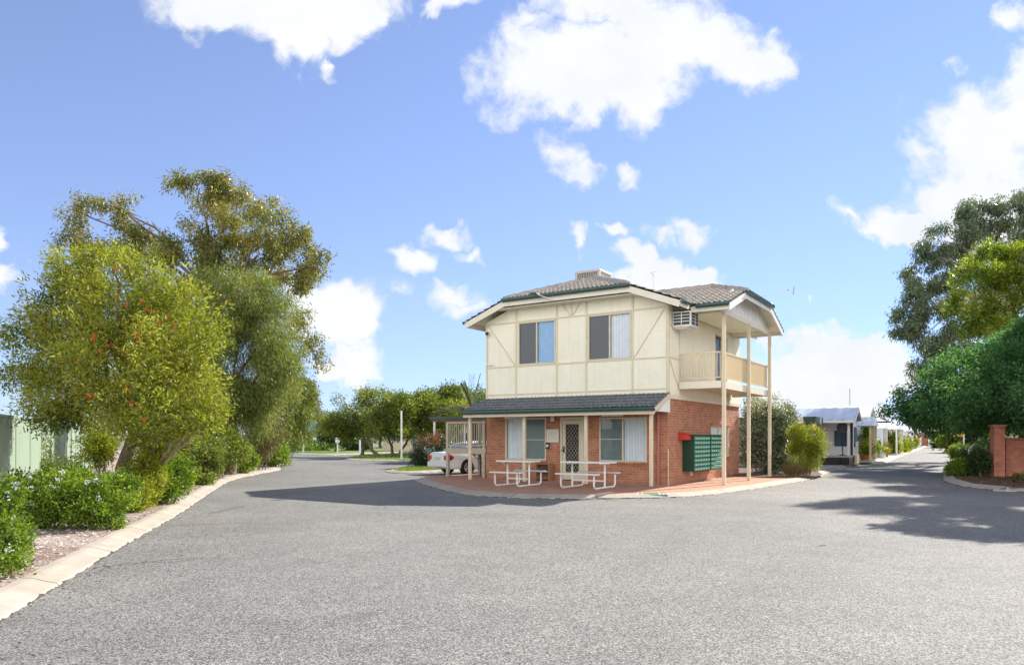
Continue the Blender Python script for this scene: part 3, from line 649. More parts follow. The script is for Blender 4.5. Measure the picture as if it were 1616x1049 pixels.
def window(parent, ax, sgn, at, a0, a1, z0, z1, split, kinds, frame=M['alu'], mid=None, fw=.045):
    """sliding window: frame bars, one pane per side of split; kinds: screen, blind, blue"""
    def bx(mb, p0, p1, q0, q1, d0, d1):
        if ax == 'y': mb.box(p0, at - sgn * d0, q0, p1, at - sgn * d1, q1)
        else: mb.box(at - sgn * d0, p0, q0, at - sgn * d1, p1, q1)
    f = MB()
    bx(f, a0, a1, z1 - fw, z1, -.018, .05); bx(f, a0, a1, z0, z0 + fw, -.022, .05)
    bx(f, a0, a0 + fw, z0 + fw, z1 - fw, -.016, .05); bx(f, a1 - fw, a1, z0 + fw, z1 - fw, -.016, .05)
    bx(f, split - fw / 2, split + fw / 2, z0 + fw, z1 - fw, -.014, .05)
    win = f.build('window', frame, parent)
    for k, (p0, p1) in enumerate(((a0 + fw, split - fw / 2), (split + fw / 2, a1 - fw))):
        kd = kinds[k]; lo, hi = z0 + fw, z1 - fw
        if mid and kd == 'screen':
            m = MB(); bx(m, p0, p1, mid - .012, mid + .012, .0, .022); m.build('transom', frame, win)
        if kd == 'screen':
            m = MB(); bx(m, p0, p1, lo, hi, .03, .04); m.build('flyscreen', M['screenlow'] if mid else M['screen'], win)
        g = MB(); q = .026
        if ax == 'y': g.quad((p0, at - sgn * q, lo), (p1, at - sgn * q, lo), (p1, at - sgn * q, hi), (p0, at - sgn * q, hi))
        else: g.quad((at - sgn * q, p0, lo), (at - sgn * q, p1, lo), (at - sgn * q, p1, hi), (at - sgn * q, p0, hi))
        g.build('pane', M['glass'], win)
        if kd in ('blind', 'blue'):
            m = MB(); n = max(6, int((p1 - p0) / .095)); ww = (p1 - p0) / n
            for i in range(n):
                u0 = p0 + i * ww; u1 = u0 + ww * .96; da, db = (.06, .078) if i % 2 else (.078, .06)
                if ax == 'y': m.quad((u0, at - sgn * da, lo), (u1, at - sgn * db, lo), (u1, at - sgn * db, hi), (u0, at - sgn * da, hi))
                else: m.quad((at - sgn * da, u0, lo), (at - sgn * db, u1, lo), (at - sgn * db, u1, hi), (at - sgn * da, u0, hi))
            m.build('blind', M['bluecurtain' if kd == 'blue' else 'blind'], win)
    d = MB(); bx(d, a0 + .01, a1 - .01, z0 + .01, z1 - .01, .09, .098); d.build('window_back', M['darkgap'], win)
    return win
def tile_roof(name, O, U, V, poly, mat, parent, pitch=.165, gauge=.31, seg=4):
    """rolled concrete tiles on the plane O + u*U + v*V (V up the slope), clipped to a convex polygon of (u, v)"""
    O, U, V = Vector(O), Vector(U).normalized(), Vector(V).normalized(); Nn = U.cross(V).normalized()
    if Nn.z < 0: Nn = -Nn
    us = [p[0] for p in poly]; vs_ = [p[1] for p in poly]; u0, u1, v0, v1 = min(us), max(us), min(vs_), max(vs_)
    nu = int((u1 - u0) / (pitch / seg)) + 2; nv = int((v1 - v0) / gauge) + 2; du = pitch / seg
    uu = u0 + np.arange(nu) * du; prof = .030 * np.abs(np.sin(np.pi * (uu - u0) / pitch)) ** 1.0 + .012 * ((np.arange(nu) % (2 * seg)) == 0)
    verts = []; faces = []
    for j in range(nv):
        jit = random.uniform(-.006, .006)
        for (vv, lift) in ((v0 + j * gauge, .046), (v0 + (j + 1) * gauge, .004)):
            for i in range(nu): verts.append(tuple(O + U * float(uu[i] + jit) + V * vv + Nn * float(prof[i] + lift)))
    for r in range(2 * nv - 1):
        for i in range(nu - 1):
            a = r * nu + i; faces.append((a, a + 1, a + nu + 1, a + nu))
    me = bpy.data.meshes.new(name); me.from_pydata(verts, [], faces); bm = bmesh.new(); bm.from_mesh(me)
    cu_, cv_ = sum(us) / len(us), sum(vs_) / len(vs_)
    for i in range(len(poly)):
        (a, b), (c, d) = poly[i], poly[(i + 1) % len(poly)]
        n = U * (d - b) - V * (c - a); p = O + U * a + V * b
        if n.dot(O + U * cu_ + V * cv_ - p) > 0: n = -n
        bmesh.ops.bisect_plane(bm, geom=bm.verts[:] + bm.edges[:] + bm.faces[:], plane_co=p, plane_no=n, clear_outer=True, dist=1e-5)
    bmesh.ops.recalc_face_normals(bm, faces=bm.faces)
    for f in bm.faces: f.smooth = True
    bm.to_mesh(me); bm.free()
    try: me.set_sharp_from_angle(angle=R(40))
    except Exception: pass
    me.materials.append(mat); o = bpy.data.objects.new(name, me); col.objects.link(o); o.parent = parent; return o

office = empty('office_building', A0, BT, 'two storey red brick and cream panelled building with tiled roof and side balcony', 'building')
W, Dp = 7.05, 7.9; XC = -3.525; SL = .375; RZ = 7.3
def zr(x): return RZ - SL * abs(x - XC)
# walls
U1 = (-5.63, -4.09, 4.09, 5.62); U2 = (-2.82, -1.24, 4.09, 5.62)
L1 = (-6.21, -4.49, .70, 2.2); L2 = (-2.41, -.71, .70, 2.16); DR = (-3.90, -3.0, .02, 2.17); S1 = (4.3, 6.45, .76, 1.94); SD = (4.7, 6.2, 3.34, 5.35)
b = MB(); wall_cells(b, 'y', -1, 0, -W, 0, -.1, 2.88, [L1, L2, DR]); wall_cells(b, 'x', 1, 0, 0, Dp, -.1, 2.88, [S1])
b.quad((-W, 0, -.1), (-W, Dp, -.1), (-W, Dp, 2.88), (-W, 0, 2.88)); b.quad((-W, Dp, -.1), (0, Dp, -.1), (0, Dp, 2.88), (-W, Dp, 2.88))
b.build('brick_wall', M['brick'], office)
b = MB(); wall_cells(b, 'y', -1, -.03, -W - .02, .03, 2.88, 5.72, [U1, U2]); wall_cells(b, 'x', 1, .03, -.03, Dp, 2.88, 5.72, [SD])
b.quad((-W - .02, -.03, 2.88), (-W - .02, Dp, 2.88), (-W - .02, Dp, 5.72), (-W - .02, -.03, 5.72)); b.quad((-W, Dp, 2.88), (.03, Dp, 2.88), (.03, Dp, 5.72), (-W, Dp, 5.72))
for yy in (-.03, Dp):
    b.add([(.03, yy, 5.72), (-1.2, yy, 6.2), (-1.3, yy, 6.5), (-5.75, yy, 6.5), (-5.85, yy, 6.2), (-W - .02, yy, 5.72)], [(0, 1, 2, 3, 4, 5)])
b.quad((-W, -.03, 2.88), (.03, -.03, 2.88), (.03, 0, 2.88), (-W, 0, 2.88)); b.quad((0, -.03, 2.88), (.03, -.03, 2.88), (.03, Dp, 2.88), (0, Dp, 2.88))
b.build('upper_wall', M['cream'], office)
# cover strips and braces
t = MB(); y0, y1 = -.052, -.029
BX = [-7.0, -5.71, -4.03, -2.88, -1.19, -.01]
for x in BX: t.box(x - .03, y0 - .004, 2.92, x + .03, y1, 5.74 if x in (-7.0, -.01) else 6.4)
for z, a, c in ((5.655, -W, .03), (4.06, -W, .03), (3.055, -W, .03), (2.9, -W, .03)): t.box(a, y0, z - .025, c, y1, z + .025)
t.box(-3.48, y0, 5.68, -3.43, y1, 6.4)
for p, q in (((-6.92, 5.62), (-5.76, 4.1)), ((-.1, 5.6), (-1.13, 4.1)), ((-3.95, 6.30), (-3.5, 5.7)), ((-2.95, 6.29), (-3.4, 5.7))):
    t.bar((p[0], -.041, p[1]), (q[0], -.041, q[1]), .018, .045, (0, 1, 0))
for y in (0.0, .93): t.box(.029, y - .03, 2.92, .054, y + .03, 5.6)
for z in (4.06, 5.1): t.box(.029, 0, z - .025, .05, .93, z + .025)
t.bar((.04, .04, 4.0), (.04, .9, 3.0), .018, .045, (1, 0, 0))
t.build('cover_strip', M['batten'], office)
b = MB(); b.box(-.0, .05, 2.74, .062, Dp, 2.875); b.build('side_fascia', M['fascia'], office)
# windows and doors
window(office, 'y', -1, -.03, *U1, -4.86, ('screen', 'blue'))
window(office, 'y', -1, -.03, *U2, -2.02, ('screen', 'blind'))
window(office, 'y', -1, 0, *L1, -5.36, ('blind', 'screen'), mid=1.42)
window(office, 'y', -1, 0, *L2, -1.56, ('screen', 'blind'), mid=1.44)
window(office, 'x', 1, 0, *S1, 5.3, ('blind', 'blind'))
window(office, 'x', 1, .03, *SD, 5.45, ('screen', 'blind'))
for x0, x1 in ((-6.2, -5.42), (-2.28, -1.52)):
    MB().box(x0, -.13, 2.2, x1, -.002, 2.29).build('shutter_box', M['offwhite'], office, bevel=.012)
for x0, x1, z in ((-6.24, -4.46, .7), (-2.44, -.68, .7)):
    b = MB(); b.box(x0, -.05, z - .07, x1, .02, z - .003); b.build('window_sill', M['brick'], office)
b = MB(); b.box(-.02, 4.2, .68, .07, 6.55, .757); b.build('window_sill', M['brick'], office); b = MB(); b.box(-.02, 4.2, 1.943, .1, 6.55, 2.01); b.build('window_hood', M['brick'], office)
d = MB(); x0, x1 = DR[0], DR[1]
d.box(x0 - .01, -.03, 0, x0 + .07, .08, 2.2); d.box(x1 - .07, -.03, 0, x1 + .01, .08, 2.2); d.box(x0 + .07, -.03, 2.1, x1 - .07, .08, 2.2)
door = d.build('door', M['alu'], office)
d = MB()
d.box(x0 + .075, -.005, .05, x0 + .19, .03, 2.09); d.box(x1 - .19, -.005, .05, x1 - .075, .03, 2.09); d.box(x0 + .19, -.003, 1.96, x1 - .19, .028, 2.09); d.box(x0 + .19, -.003, .05, x1 - .19, .028, .3)
d.build('screen_frame', M['alu'], door)
d = MB(); a, c, lo, hi = x0 + .19, x1 - .19, .3, 1.96; s = .125
k = a - (hi - lo)
while k < c:
    for sg in (1, -1):
        p = [k, lo]; q = [k + (hi - lo) / 1.35, hi]
        # clip to a..c
        def cl(u): return lo + (u - k) * 1.35
        ua, ub = max(a, k), min(c, k + (hi - lo) / 1.35)
        if ub - ua > .01:
            za, zb = cl(ua), cl(ub)
            if sg < 0: za, zb = lo + hi - za, lo + hi - zb
            d.bar((ua, .008 if sg > 0 else .013, za), (ub, .008 if sg > 0 else .013, zb), .004, .016, (0, 1, 0))
    k += s
d.build('door_lattice', M['alu'], door)
MB().box(x0 + .07, .06, .02, x1 - .07, .07, 2.11).build('door_panel', M['darkgap'], door)
d = MB(); d.box(x0 + .105, -.03, .98, x0 + .155, -.006, 1.2); d.bar((x0 + .13, -.05, 1.06), (x0 + .03, -.055, 1.06), .02); d.build('handle', M['black'], door)

# main roof
hx = 4.12; ex, wx = XC + hx, XC - hx; ez = zr(ex); ky = 2.4; fy = -.55; by = 8.45
ct = 1 / math.sqrt(1 + SL * SL); sl = lambda h: h / ct
tile_roof('roof', (ex, fy, ez), (0, 1, 0), (-1, 0, SL), [(0, 0), (by - fy, 0), (by - fy, sl(hx)), (ky, sl(hx)), (0, sl(hx - ky))], M['tile'], office)
tile_roof('roof', (wx, fy, ez), (0, 1, 0), (1, 0, SL), [(0, 0), (by - fy, 0), (by - fy, sl(hx)), (ky, sl(hx)), (0, sl(hx - ky))], M['tile'], office)
kz = zr(XC + ky)
tile_roof('roof', (XC - ky, fy, kz), (1, 0, 0), (0, 1, SL), [(0, 0), (2 * ky, 0), (ky, sl(ky))], M['tile'], office)
for a, c in (((XC, fy + ky, RZ), (XC, by, RZ)), ((XC - ky, fy, kz), (XC, fy + ky, RZ)), ((XC + ky, fy, kz), (XC, fy + ky, RZ))):
    a, c = Vector(a), Vector(c); n = max(2, int((c - a).length / .42)); cap = MB()
    for i in range(n):
        p = a + (c - a) * (i / n); q = a + (c - a) * ((i + 1.06) / n); cap.tube([p + Vector((0, 0, .015)), q + Vector((0, 0, .03))], [.1, .115], 10)
    cap.build('ridge_cap', M['tile'], office, smooth=True)
# soffit under the main roof
so_ = MB()
def skin(pts, dz=-.06): so_.add([(p[0], p[1], p[2] + dz) for p in pts], [tuple(range(len(pts)))])
skin([(ex, fy, ez), (ex, by, ez), (XC, by, RZ), (XC, fy + ky, RZ), (XC + ky, fy, kz)]); skin([(wx, fy, ez), (wx, by, ez), (XC, by, RZ), (XC, fy + ky, RZ), (XC - ky, fy, kz)])
skin([(XC - ky, fy, kz), (XC + ky, fy, kz), (XC, fy + ky, RZ)])
so_.build('soffit', M['fascia'], office, uv=False)
def board(name, mat, bar=None, box=None, up=(0, 0, 1)):
    q = MB()
    if bar: q.bar(*bar, up)
    else: q.box(*box)
    return q.build(name, mat, office)
for s, e_ in ((1, ex), (-1, wx)):
    for yy in (fy + .02, by - .02): board('barge_board', M['fascia'], ((XC + s * ky, yy, kz - .14), (e_, yy, ez - .14), .035, .2))
board('fascia_board', M['fascia'], box=(XC - ky, fy + .005, kz - .24, XC + ky, fy + .036, kz - .045))
board('fascia_board', M['fascia'], box=(ex - .03, fy + .05, ez - .2, ex, .3, ez - .04)); board('fascia_board', M['fascia'], box=(wx, fy + .05, ez - .2, wx + .03, by, ez - .04))
board('eave_lining', M['fascia'], box=(XC - ky - .5, fy + .05, kz - .30, XC + ky + .5, -.03, kz - .285))
def gutter(a, b, out, r=.062):
    gu = MB()
    a, b, o = Vector(a), Vector(b), Vector(out); up = Vector((0, 0, 1))
    pr = [(0, .03), (0, -.085), (r * 1.6, -.085), (r * 1.9, -.04), (r * 1.9, .03), (r * 1.7, .03), (r * 1.65, -.06), (.012, -.06), (.012, .03)]
    vs_ = [p + o * x + up * z for p in (a, b) for x, z in pr]; n = len(pr)
    gu.add(vs_, [tuple(range(n)), tuple(range(2 * n - 1, n - 1, -1))] + [(i, (i + 1) % n, (i + 1) % n + n, i + n) for i in range(n)])
    gu.build('gutter', M['gutter'], office)
gutter((XC - ky - .05, fy, kz), (XC + ky + .05, fy, kz), (0, -1, 0))
gutter((ex, fy, ez), (ex, .2, ez), (1, 0, 0)); gutter((wx, fy, ez), (wx, by, ez), (-1, 0, 0))
# cross roof over the balcony
CY, CZ, CH, CKY, GX = 3.8, 6.90, 3.5, 1.65, 1.88
SLM, SL = SL, .355; sl = lambda h: h * math.sqrt(1 + SL * SL)
cze = CZ - SL * CH; czk = CZ - SL * CKY; CS = CY - CH; CN = CY + CH
xv0 = XC + (RZ - cze) / SLM; xv1 = XC + (RZ - CZ) / SLM
tile_roof('balcony_roof', (xv0, CS, cze), (1, 0, 0), (0, 1, SL), [(0, 0), (GX - xv0, 0), (GX - xv0, sl(CH - CKY)), (GX - CKY - xv0, sl(CH)), (xv1 - xv0, sl(CH))], M['tile'], office)
tile_roof('balcony_roof', (xv0, CN, cze), (1, 0, 0), (0, -1, SL), [(0, 0), (GX - xv0, 0), (GX - xv0, sl(CH - CKY)), (GX - CKY - xv0, sl(CH)), (xv1 - xv0, sl(CH))], M['tile'], office)
tile_roof('balcony_roof', (GX, CY - CKY, czk), (0, 1, 0), (-1, 0, SL), [(0, 0), (2 * CKY, 0), (CKY, sl(CKY))], M['tile'], office)
for a, c in (((xv1, CY, CZ), (GX - CKY, CY, CZ)), ((GX, CY - CKY, czk), (GX - CKY, CY, CZ)), ((GX, CY + CKY, czk), (GX - CKY, CY, CZ))):
    a, c = Vector(a), Vector(c); n = max(2, int((c - a).length / .42)); cap = MB()
    for i in range(n):
        p = a + (c - a) * (i / n); q = a + (c - a) * ((i + 1.06) / n); cap.tube([p + Vector((0, 0, .015)), q + Vector((0, 0, .03))], [.1, .115], 10)
    cap.build('ridge_cap', M['tile'], office, smooth=True)
gutter((xv0 - .02, CS, cze), (GX, CS, cze), (0, -1, 0)); gutter((xv0 - .02, CN, cze), (GX, CN, cze), (0, 1, 0)); gutter((GX, CY - CKY - .05, czk), (GX, CY + CKY + .05, czk), (1, 0, 0))
so_ = MB()
skin([(0, CS, cze), (GX, CS, cze), (GX, CY - CKY, czk), (GX - CKY, CY, CZ), (0, CY, CZ)]); skin([(0, CN, cze), (GX, CN, cze), (GX, CY + CKY, czk), (GX - CKY, CY, CZ), (0, CY, CZ)])
skin([(GX, CY - CKY, czk), (GX, CY + CKY, czk), (GX - CKY, CY, CZ)])
so_.box(.06, .96, 5.60, 1.38, 6.66, 5.615); so_.build('balcony_ceiling', M['cream'], office, uv=False)
for s in (-1, 1): board('barge_board', M['white'], ((GX - .02, CY + s * CKY, czk - .14), (GX - .02, CY + s * CH, cze - .14), .035, .2))
board('fascia_board', M['white'], box=(GX - .036, CY - CKY, czk - .24, GX - .005, CY + CKY, czk - .045))
board('fascia_board', M['fascia'], box=(.65, CS + .005, cze - .2, GX - .04, CS + .035, cze - .04)); board('fascia_board', M['fascia'], box=(.06, CN - .035, cze - .2, GX - .04, CN - .005, cze - .04))
gp = MB(); gp.prism([(.75, 5.6), (6.85, 5.6), (6.85, cze + .1), (CY + CKY + .45, czk - .18), (CY + CKY, czk + .12), (CY - CKY, czk + .12), (CY - CKY - .45, czk - .18), (.75, cze + .1)], 'x', 1.40, 1.44)
gp.build('gable_panel', M['white'], office)
for i in range(12):
    gp = MB(); gp.box(1.441, 1.0 + i * .5, 5.66, 1.452, 1.03 + i * .5, min(6.4, 5.72 + .4 * min(i * .5 + .4, 6.1 - i * .5)))
    gp.build('gable_batten', M['offwhite'], office)
bm_ = MB(); bm_.box(1.36, .87, 5.47, 1.48, 6.75, 5.62); bm_.box(.06, .87, 5.48, 1.36, .97, 5.615); bm_.box(.06, 6.64, 5.48, 1.36, 6.74, 5.615); bm_.build('tie_beam', M['fascia'], office)
# balcony
b = MB(); b.box(.06, .9, 3.16, 1.40, 6.72, 3.3); b.build('balcony_floor', M['post'], office)
b = MB(); b.box(.06, .85, 3.08, 1.40, .9, 3.31); b.box(1.40, .85, 3.08, 1.45, 6.77, 3.31); b.box(.06, 6.72, 3.08, 1.40, 6.77, 3.31); b.build('balcony_edge', M['fascia'], office)
for y in (.92, 3.78, 6.69):
    MB().box(1.46, y - .055, -.0, 1.57, y + .055, 5.47 if y > .0 else 0).build('balcony_post', M['post'], office, bevel=.008)
r = MB()
r.box(.06, .905, 4.2, 1.42, .955, 4.25); r.box(.06, .915, 3.4, 1.42, .945, 3.44); r.box(1.405, .96, 4.2, 1.455, 6.7, 4.25); r.box(1.415, .96, 3.4, 1.445, 6.7, 3.44); r.box(.06, 6.67, 4.2, 1.40, 6.72, 4.25)
for i in range(13): r.box(.12 + i * .105, .92, 3.44, .145 + i * .105, .94, 4.2)
for i in range(55): r.box(1.42, 1.02 + i * .103, 3.44, 1.44, 1.06 + i * .103, 4.2)
r.build('balcony_railing', M['rail'], office)
# veranda in front
vz0, vz1, vy = 2.40, 2.9, -1.36
vs_l = math.atan2(vz1 - vz0, -vy); vl = math.hypot(vz1 - vz0, vy)
tile_roof('veranda_roof', (-7.14, vy, vz0), (1, 0, 0), (0, -vy, vz1 - vz0), [(0, 0), (7.26, 0), (7.26, vl), (0, vl)], M['tilegrey'], office)
so_ = MB(); skin([(-7.12, vy, vz0), (.1, vy, vz0), (.1, -.03, vz1), (-7.12, -.03, vz1)], -.05); so_.build('veranda_ceiling', M['fascia'], office, uv=False)
gutter((-7.16, vy, vz0), (.12, vy, vz0), (0, -1, 0))
b = MB(); b.box(-7.12, vy + .002, vz0 - .19, .1, vy + .035, vz0 - .03); b.bar((.115, vy, vz0 - .06), (.115, -.06, vz1 - .06), .03, .16); b.bar((-7.13, vy + .05, vz0 - .06), (-7.13, -.06, vz1 - .06), .03, .14); b.build('veranda_beam', M['post'], office)
b = MB(); b.prism([(vy + .3, vz0 - .1), (-.035, vz1 - .12), (-.035, vz0 - .1)], 'x', .06, .09); b.build('veranda_end_panel', M['white'], office)
for x in (-7.02, -4.72, -2.36, -.12):
    MB().box(x - .05, -1.12, 0, x + .05, -1.02, 2.3).build('veranda_post', M['post'], office, bevel=.008)
p = MB(); p.tube([(-.3, -.06, .0), (-.3, -.06, 2.3)], .045, 10); p.build('downpipe', M['pinkpipe'], office, smooth=True)
# outside stair with landing on the left-hand wall
st_ = empty('staircase', (0, 0, 0)); st_.parent = office
for x, y in ((-8.92, .06), (-7.2, .06), (-8.92, 1.5), (-8.45, 1.5), (-7.2, 1.5)):
    MB().box(x - .055, y - .055, -.0, x + .055, y + .055, 2.08).build('stair_post', M['grey_timber'], st_)
b = MB(); b.box(-8.98, 0, .88, -7.1, .05, 1.1); b.box(-8.98, .05, .88, -8.93, 1.55, 1.1); b.box(-8.93, 1.5, .88, -7.1, 1.55, 1.1); b.box(-8.93, .05, 1.06, -7.1, 1.5, 1.095); b.build('landing', M['grey_timber'], st_)
b = MB(); b.box(-8.98, .02, 2.04, -7.1, .09, 2.1); b.box(-8.96, .09, 2.04, -8.89, 1.5, 2.1); b.box(-8.98, .03, 1.17, -7.1, .07, 1.22); b.box(-8.94, .09, 1.17, -8.90, 1.5, 1.22)
for i in range(16): b.box(-8.82 + i * .105, .035, 1.22, -8.79 + i * .105, .065, 2.04)
for i in range(10): b.box(-8.935, .2 + i * .14, 1.22, -8.91, .225 + i * .14, 2.04)
b.build('stair_railing', M['grey_timber'], st_)
b = MB()
for x in (-8.1, -7.15): b.bar((x, 1.5, 1.0), (x, 4.6, 3.15), .05, .24)
for x in (-8.9, -8.15): b.bar((x, 1.6, .95), (x, 3.3, -.02), .05, .22)
b.bar((-8.1, 1.5, 2.0), (-8.1, 4.6, 4.1), .05, .07)
for i in range(11): b.bar((-8.1, 1.7 + i * .28, 1.15 + i * .194), (-8.1, 1.7 + i * .28, 2.1 + i * .19), .03)
for i in range(11): b.box(-8.1, 1.55 + i * .28, 1.1 + i * .194, -7.15, 1.82 + i * .28, 1.14 + i * .194)
for i in range(5): b.box(-8.9, 1.62 + i * .3, .82 - i * .175, -8.15, 1.9 + i * .3, .86 - i * .175)
b.build('stair_flight', M['grey_timber'], st_)

# ------------------------------------------------------------------ things fixed to or standing by the building
def on_office(name, x, y, z, label, cat, group=None): return empty(name, local(x, y, z), BT, label, cat, group)
e = on_office('evaporative_cooler', -3.95, 2.6, 7.04, 'grey evaporative air cooler box on the ridge of the tiled roof', 'cooler')
b = MB(); b.box(-.52, -.52, 0, .52, .52, .1); b.box(-.52, -.52, .58, .52, .52, .68)
for sx in (-1, 1):
    for sy in (-1, 1): b.box(sx * .52, sy * .52, .1, sx * .42, sy * .42, .58)
b.build('casing', M['vent'], e, bevel=.02); b = MB(); b.box(-.47, -.47, .1, .47, .47, .58); b.build('pad', M['grate'], e)
b = MB()
for i in range(12):
    x = -.4 + i * .073
    for y in (-.485, .485): b.box(x, y - .012, .1, x + .02, y + .012, .58)
    for y in (-.485, .485): b.box(y - .012, x, .1, y + .012, x + .02, .58)
b.build('louvre', M['vent'], e)
e = on_office('air_conditioner', .05, .62, 5.02, 'white boxed window air conditioner high on the side wall beside the balcony', 'air conditioner')
b = MB(); b.box(0, -.36, 0, .62, .34, .5); b.build('casing', M['offwhite'], e, bevel=.015)
b = MB(); b.box(.05, -.372, .07, .57, -.3605, .45); b.box(.6205, -.3, .07, .63, .28, .45); b.build('grille', M['screen'], e)
b = MB()
for z in (.16, .26, .36): b.box(.05, -.385, z, .57, -.3725, z + .02); b.box(.6305, -.3, z, .64, .28, z + .012)
b.box(.3, -.388, .07, .32, -.3725, .45); b.box(.6305, -.02, .07, .642, 0, .45); b.build('bar', M['white'], e)
b = MB(); b.box(0, -.3, -.035, .5, .28, -.002); b.build('bracket', M['offwhite'], e)

mail = on_office('mailbox_cabinet', .002, 1.32, .37, 'dark green cabinet of stacked mailboxes on the brick side wall', 'mailboxes')
b = MB(); b.box(0, 0, 0, .40, 1.62, 1.2); b.box(0, 1.70, 0, .40, 2.95, 1.2); b.box(0, -.02, 1.2, .43, 2.97, 1.23); b.box(0, 1.62, .02, .37, 1.70, 1.19); b.build('casing', M['dkgreen'], mail)
for r_ in range(8):
    for y0, y1 in ((.03, 1.59), (1.73, 2.92)):
        f = MB(); z = .03 + r_ * .146; f.box(.402, y0, z, .42, y1, z + .115); f.add([(.42, y0, z + .115), (.42, y1, z + .115), (.452, y1, z + .1), (.452, y0, z + .1)], [(0, 1, 2, 3)])
        dr = f.build('mailbox_door', M['mailgreen'], mail)
        q = MB(); n = 6 if y0 < 1 else 5
        for i in range(n):
            yc = y0 + (i + .5) * (y1 - y0) / n
            q.box(.4205, yc - .05, z + .025, .426, yc + .03, z + .065); q.box(.4205, yc + .06, z + .03, .427, yc + .075, z + .05)
        q.build('number_plate', M['paper'], dr)
e = on_office('red_letterbox', .002, .92, 1.42, 'small red metal box fixed to bricks beside the green mailboxes', 'letterbox')
b = MB(); b.box(0, 0, 0, .3, .38, .2); b.prism([(0, .2), (.33, .2), (0, .26)], 'y', -.02, .4); b.build('casing', M['red'], e); MB().box(.301, .1, .13, .305, .3, .15).build('slot', M['black'], e)
e = on_office('meter_box', .002, 2.0, .2, 'tiny cream box on brick below the green mailboxes', 'box')
b = MB(); b.box(0, 0, 0, .06, .12, .14); b.box(.06, .02, .02, .066, .1, .12); tagm = b.build('casing', M['offwhite'], e)
e = on_office('marker_pole', .06, -.12, 0, 'thin cream pole standing at the brick corner', 'pole')
b = MB(); b.tube([(0, 0, 0), (0, 0, 1.12)], .014, 8); b.build('shaft', M['rail'], e); b = MB(); b.lathe([(.035, 0), (.03, .02), (.014, .03)], 10); b.build('base', M['steel'], e)
e = on_office('notice_board', -4.46, -.004, 1.33, 'cream framed notice with faint printing on brick beside the screen door', 'notice')
b = MB(); b.box(0, -.03, 0, .49, 0, .46); b.build('frame', M['offwhite'], e, bevel=.006); MB().box(.03, -.034, .03, .46, -.0305, .43).build('sheet', M['paper'], e)
b = MB()
for i in range(9):
    x1 = .06
    while x1 < .38:
        w_ = random.uniform(.02, .08); b.box(x1, -.0362, .37 - i * .036, min(x1 + w_, .43), -.0345, .378 - i * .036); x1 += w_ + .018
b.build('printing', M['olive_ink'], e)
e = on_office('intercom', -4.42, -.004, 1.1, 'black intercom panel with pale button beside the screen door', 'intercom')
b = MB(); b.box(-.08, -.04, 0, .08, 0, .22); b.build('casing', M['black'], e, bevel=.02); b = MB(); b.lathe([(.05, 0), (.045, .012)], 14); o = b.build('button', M['paper'], e); o.rotation_euler = (R(90), 0, 0); o.location = (0, -.04, .11)
e = on_office('wall_light', -4.18, -.004, 2.06, 'small oval bulkhead lamp on brick under the veranda', 'lamp')
b = MB(); b.lathe([(.07, 0), (.085, .03), (.08, .1), (.05, .2), (.0, .23)], 14); b.build('shade', M['offwhite'], e, smooth=True); MB().box(-.05, .0, .0, .05, .003, .2).build('back_plate', M['black'], e)
for ch in e.children:
    if ch.name.startswith('shade'): ch.location = (0, -.09, 0)
e = on_office('security_camera', -6.93, -.09, 5.32, 'white dome security camera under the left eave', 'camera')
b = MB(); b.box(-.05, -.05, -.05, .05, .05, .08); b.build('bracket', M['white'], e); b = MB(); b.lathe([(.0, -.09), (.05, -.07), (.065, -.02), (.06, .03)], 14); o = b.build('lens', M['black'], e, smooth=True); o.location = (.02, -.09, .02)
e = on_office('floodlight', -4.3, -.66, 6.3, 'white twin floodlight hung at the green front gutter', 'floodlight')
b = MB(); b.bar((0, 0, .05), (.0, -.3, .1), .03); b.bar((0, 0, .05), (.42, .05, -.1), .025); b.build('arm', M['white'], e); b = MB(); b.box(-.22, -.38, .02, -.02, -.26, .12); b.build('lamp_head', M['black'], e); 
e = on_office('conduit', -6.9, -.1, 4.14, 'small white conduit outlet at lower left of the upper wall', 'conduit')
b = MB(); b.tube([(-.08, 0, .02), (.22, 0, .02)], .018, 8); b.tube([(.2, 0, .02), (.2, 0, .1)], .018, 8); b.tube([(-.08, .02, .0), (-.08, .02, 1.1)], .014, 8); b.build('pipe', M['white'], e)
e = on_office('roof_mast', -2.2, 4.2, 6.6, 'thin rooftop mast with a small head behind the front roof', 'mast')
b = MB(); b.tube([(0, 0, 0), (0, 0, 1.15)], .016, 6); b.build('pole', M['steel'], e); b = MB(); b.box(-.05, -.05, 1.1, .05, .05, 1.24); b.bar((-.14, 0, 1.2), (.12, 0, 1.24), .03); b.build('head', M['offwhite'], e)
e = on_office('tv_antenna', 2.0, 3.9, 6.5, 'slim television aerial reaching out from the balcony gable', 'antenna')
b = MB(); b.bar((-.1, 0, -.1), (1.0, 0, .08), .02); b.bar((1.0, -.12, -.16), (1.0, .05, .14), .02); b.bar((.8, -.15, .05), (.8, .15, .05), .015); b.build('arm', M['steel'], e)
e = on_office('shelf_unit', -4.72, -.36, 0, 'low brown open shelf cabinet below the brick between window and door', 'shelf')
b = MB(); b.box(0, 0, 0, .03, .32, .6); b.box(.52, 0, 0, .55, .32, .6); b.box(.03, .3, .04, .52, .32, .6); b.build('side_panel', M['wood'], e)
for z in (.06, .3, .57): MB().box(.03, 0, z, .52, .3, z + .028).build('shelf', M['rail'] if z > .1 and z < .5 else M['wood'], e)
e = on_office('cloth_bundle', -4.4, -.26, .328, 'dark blue bundle lying on the middle shelf', 'bundle')
M['navy'] = plain('navy_fabric', (.03, .05, .14), .7, .3, 12)
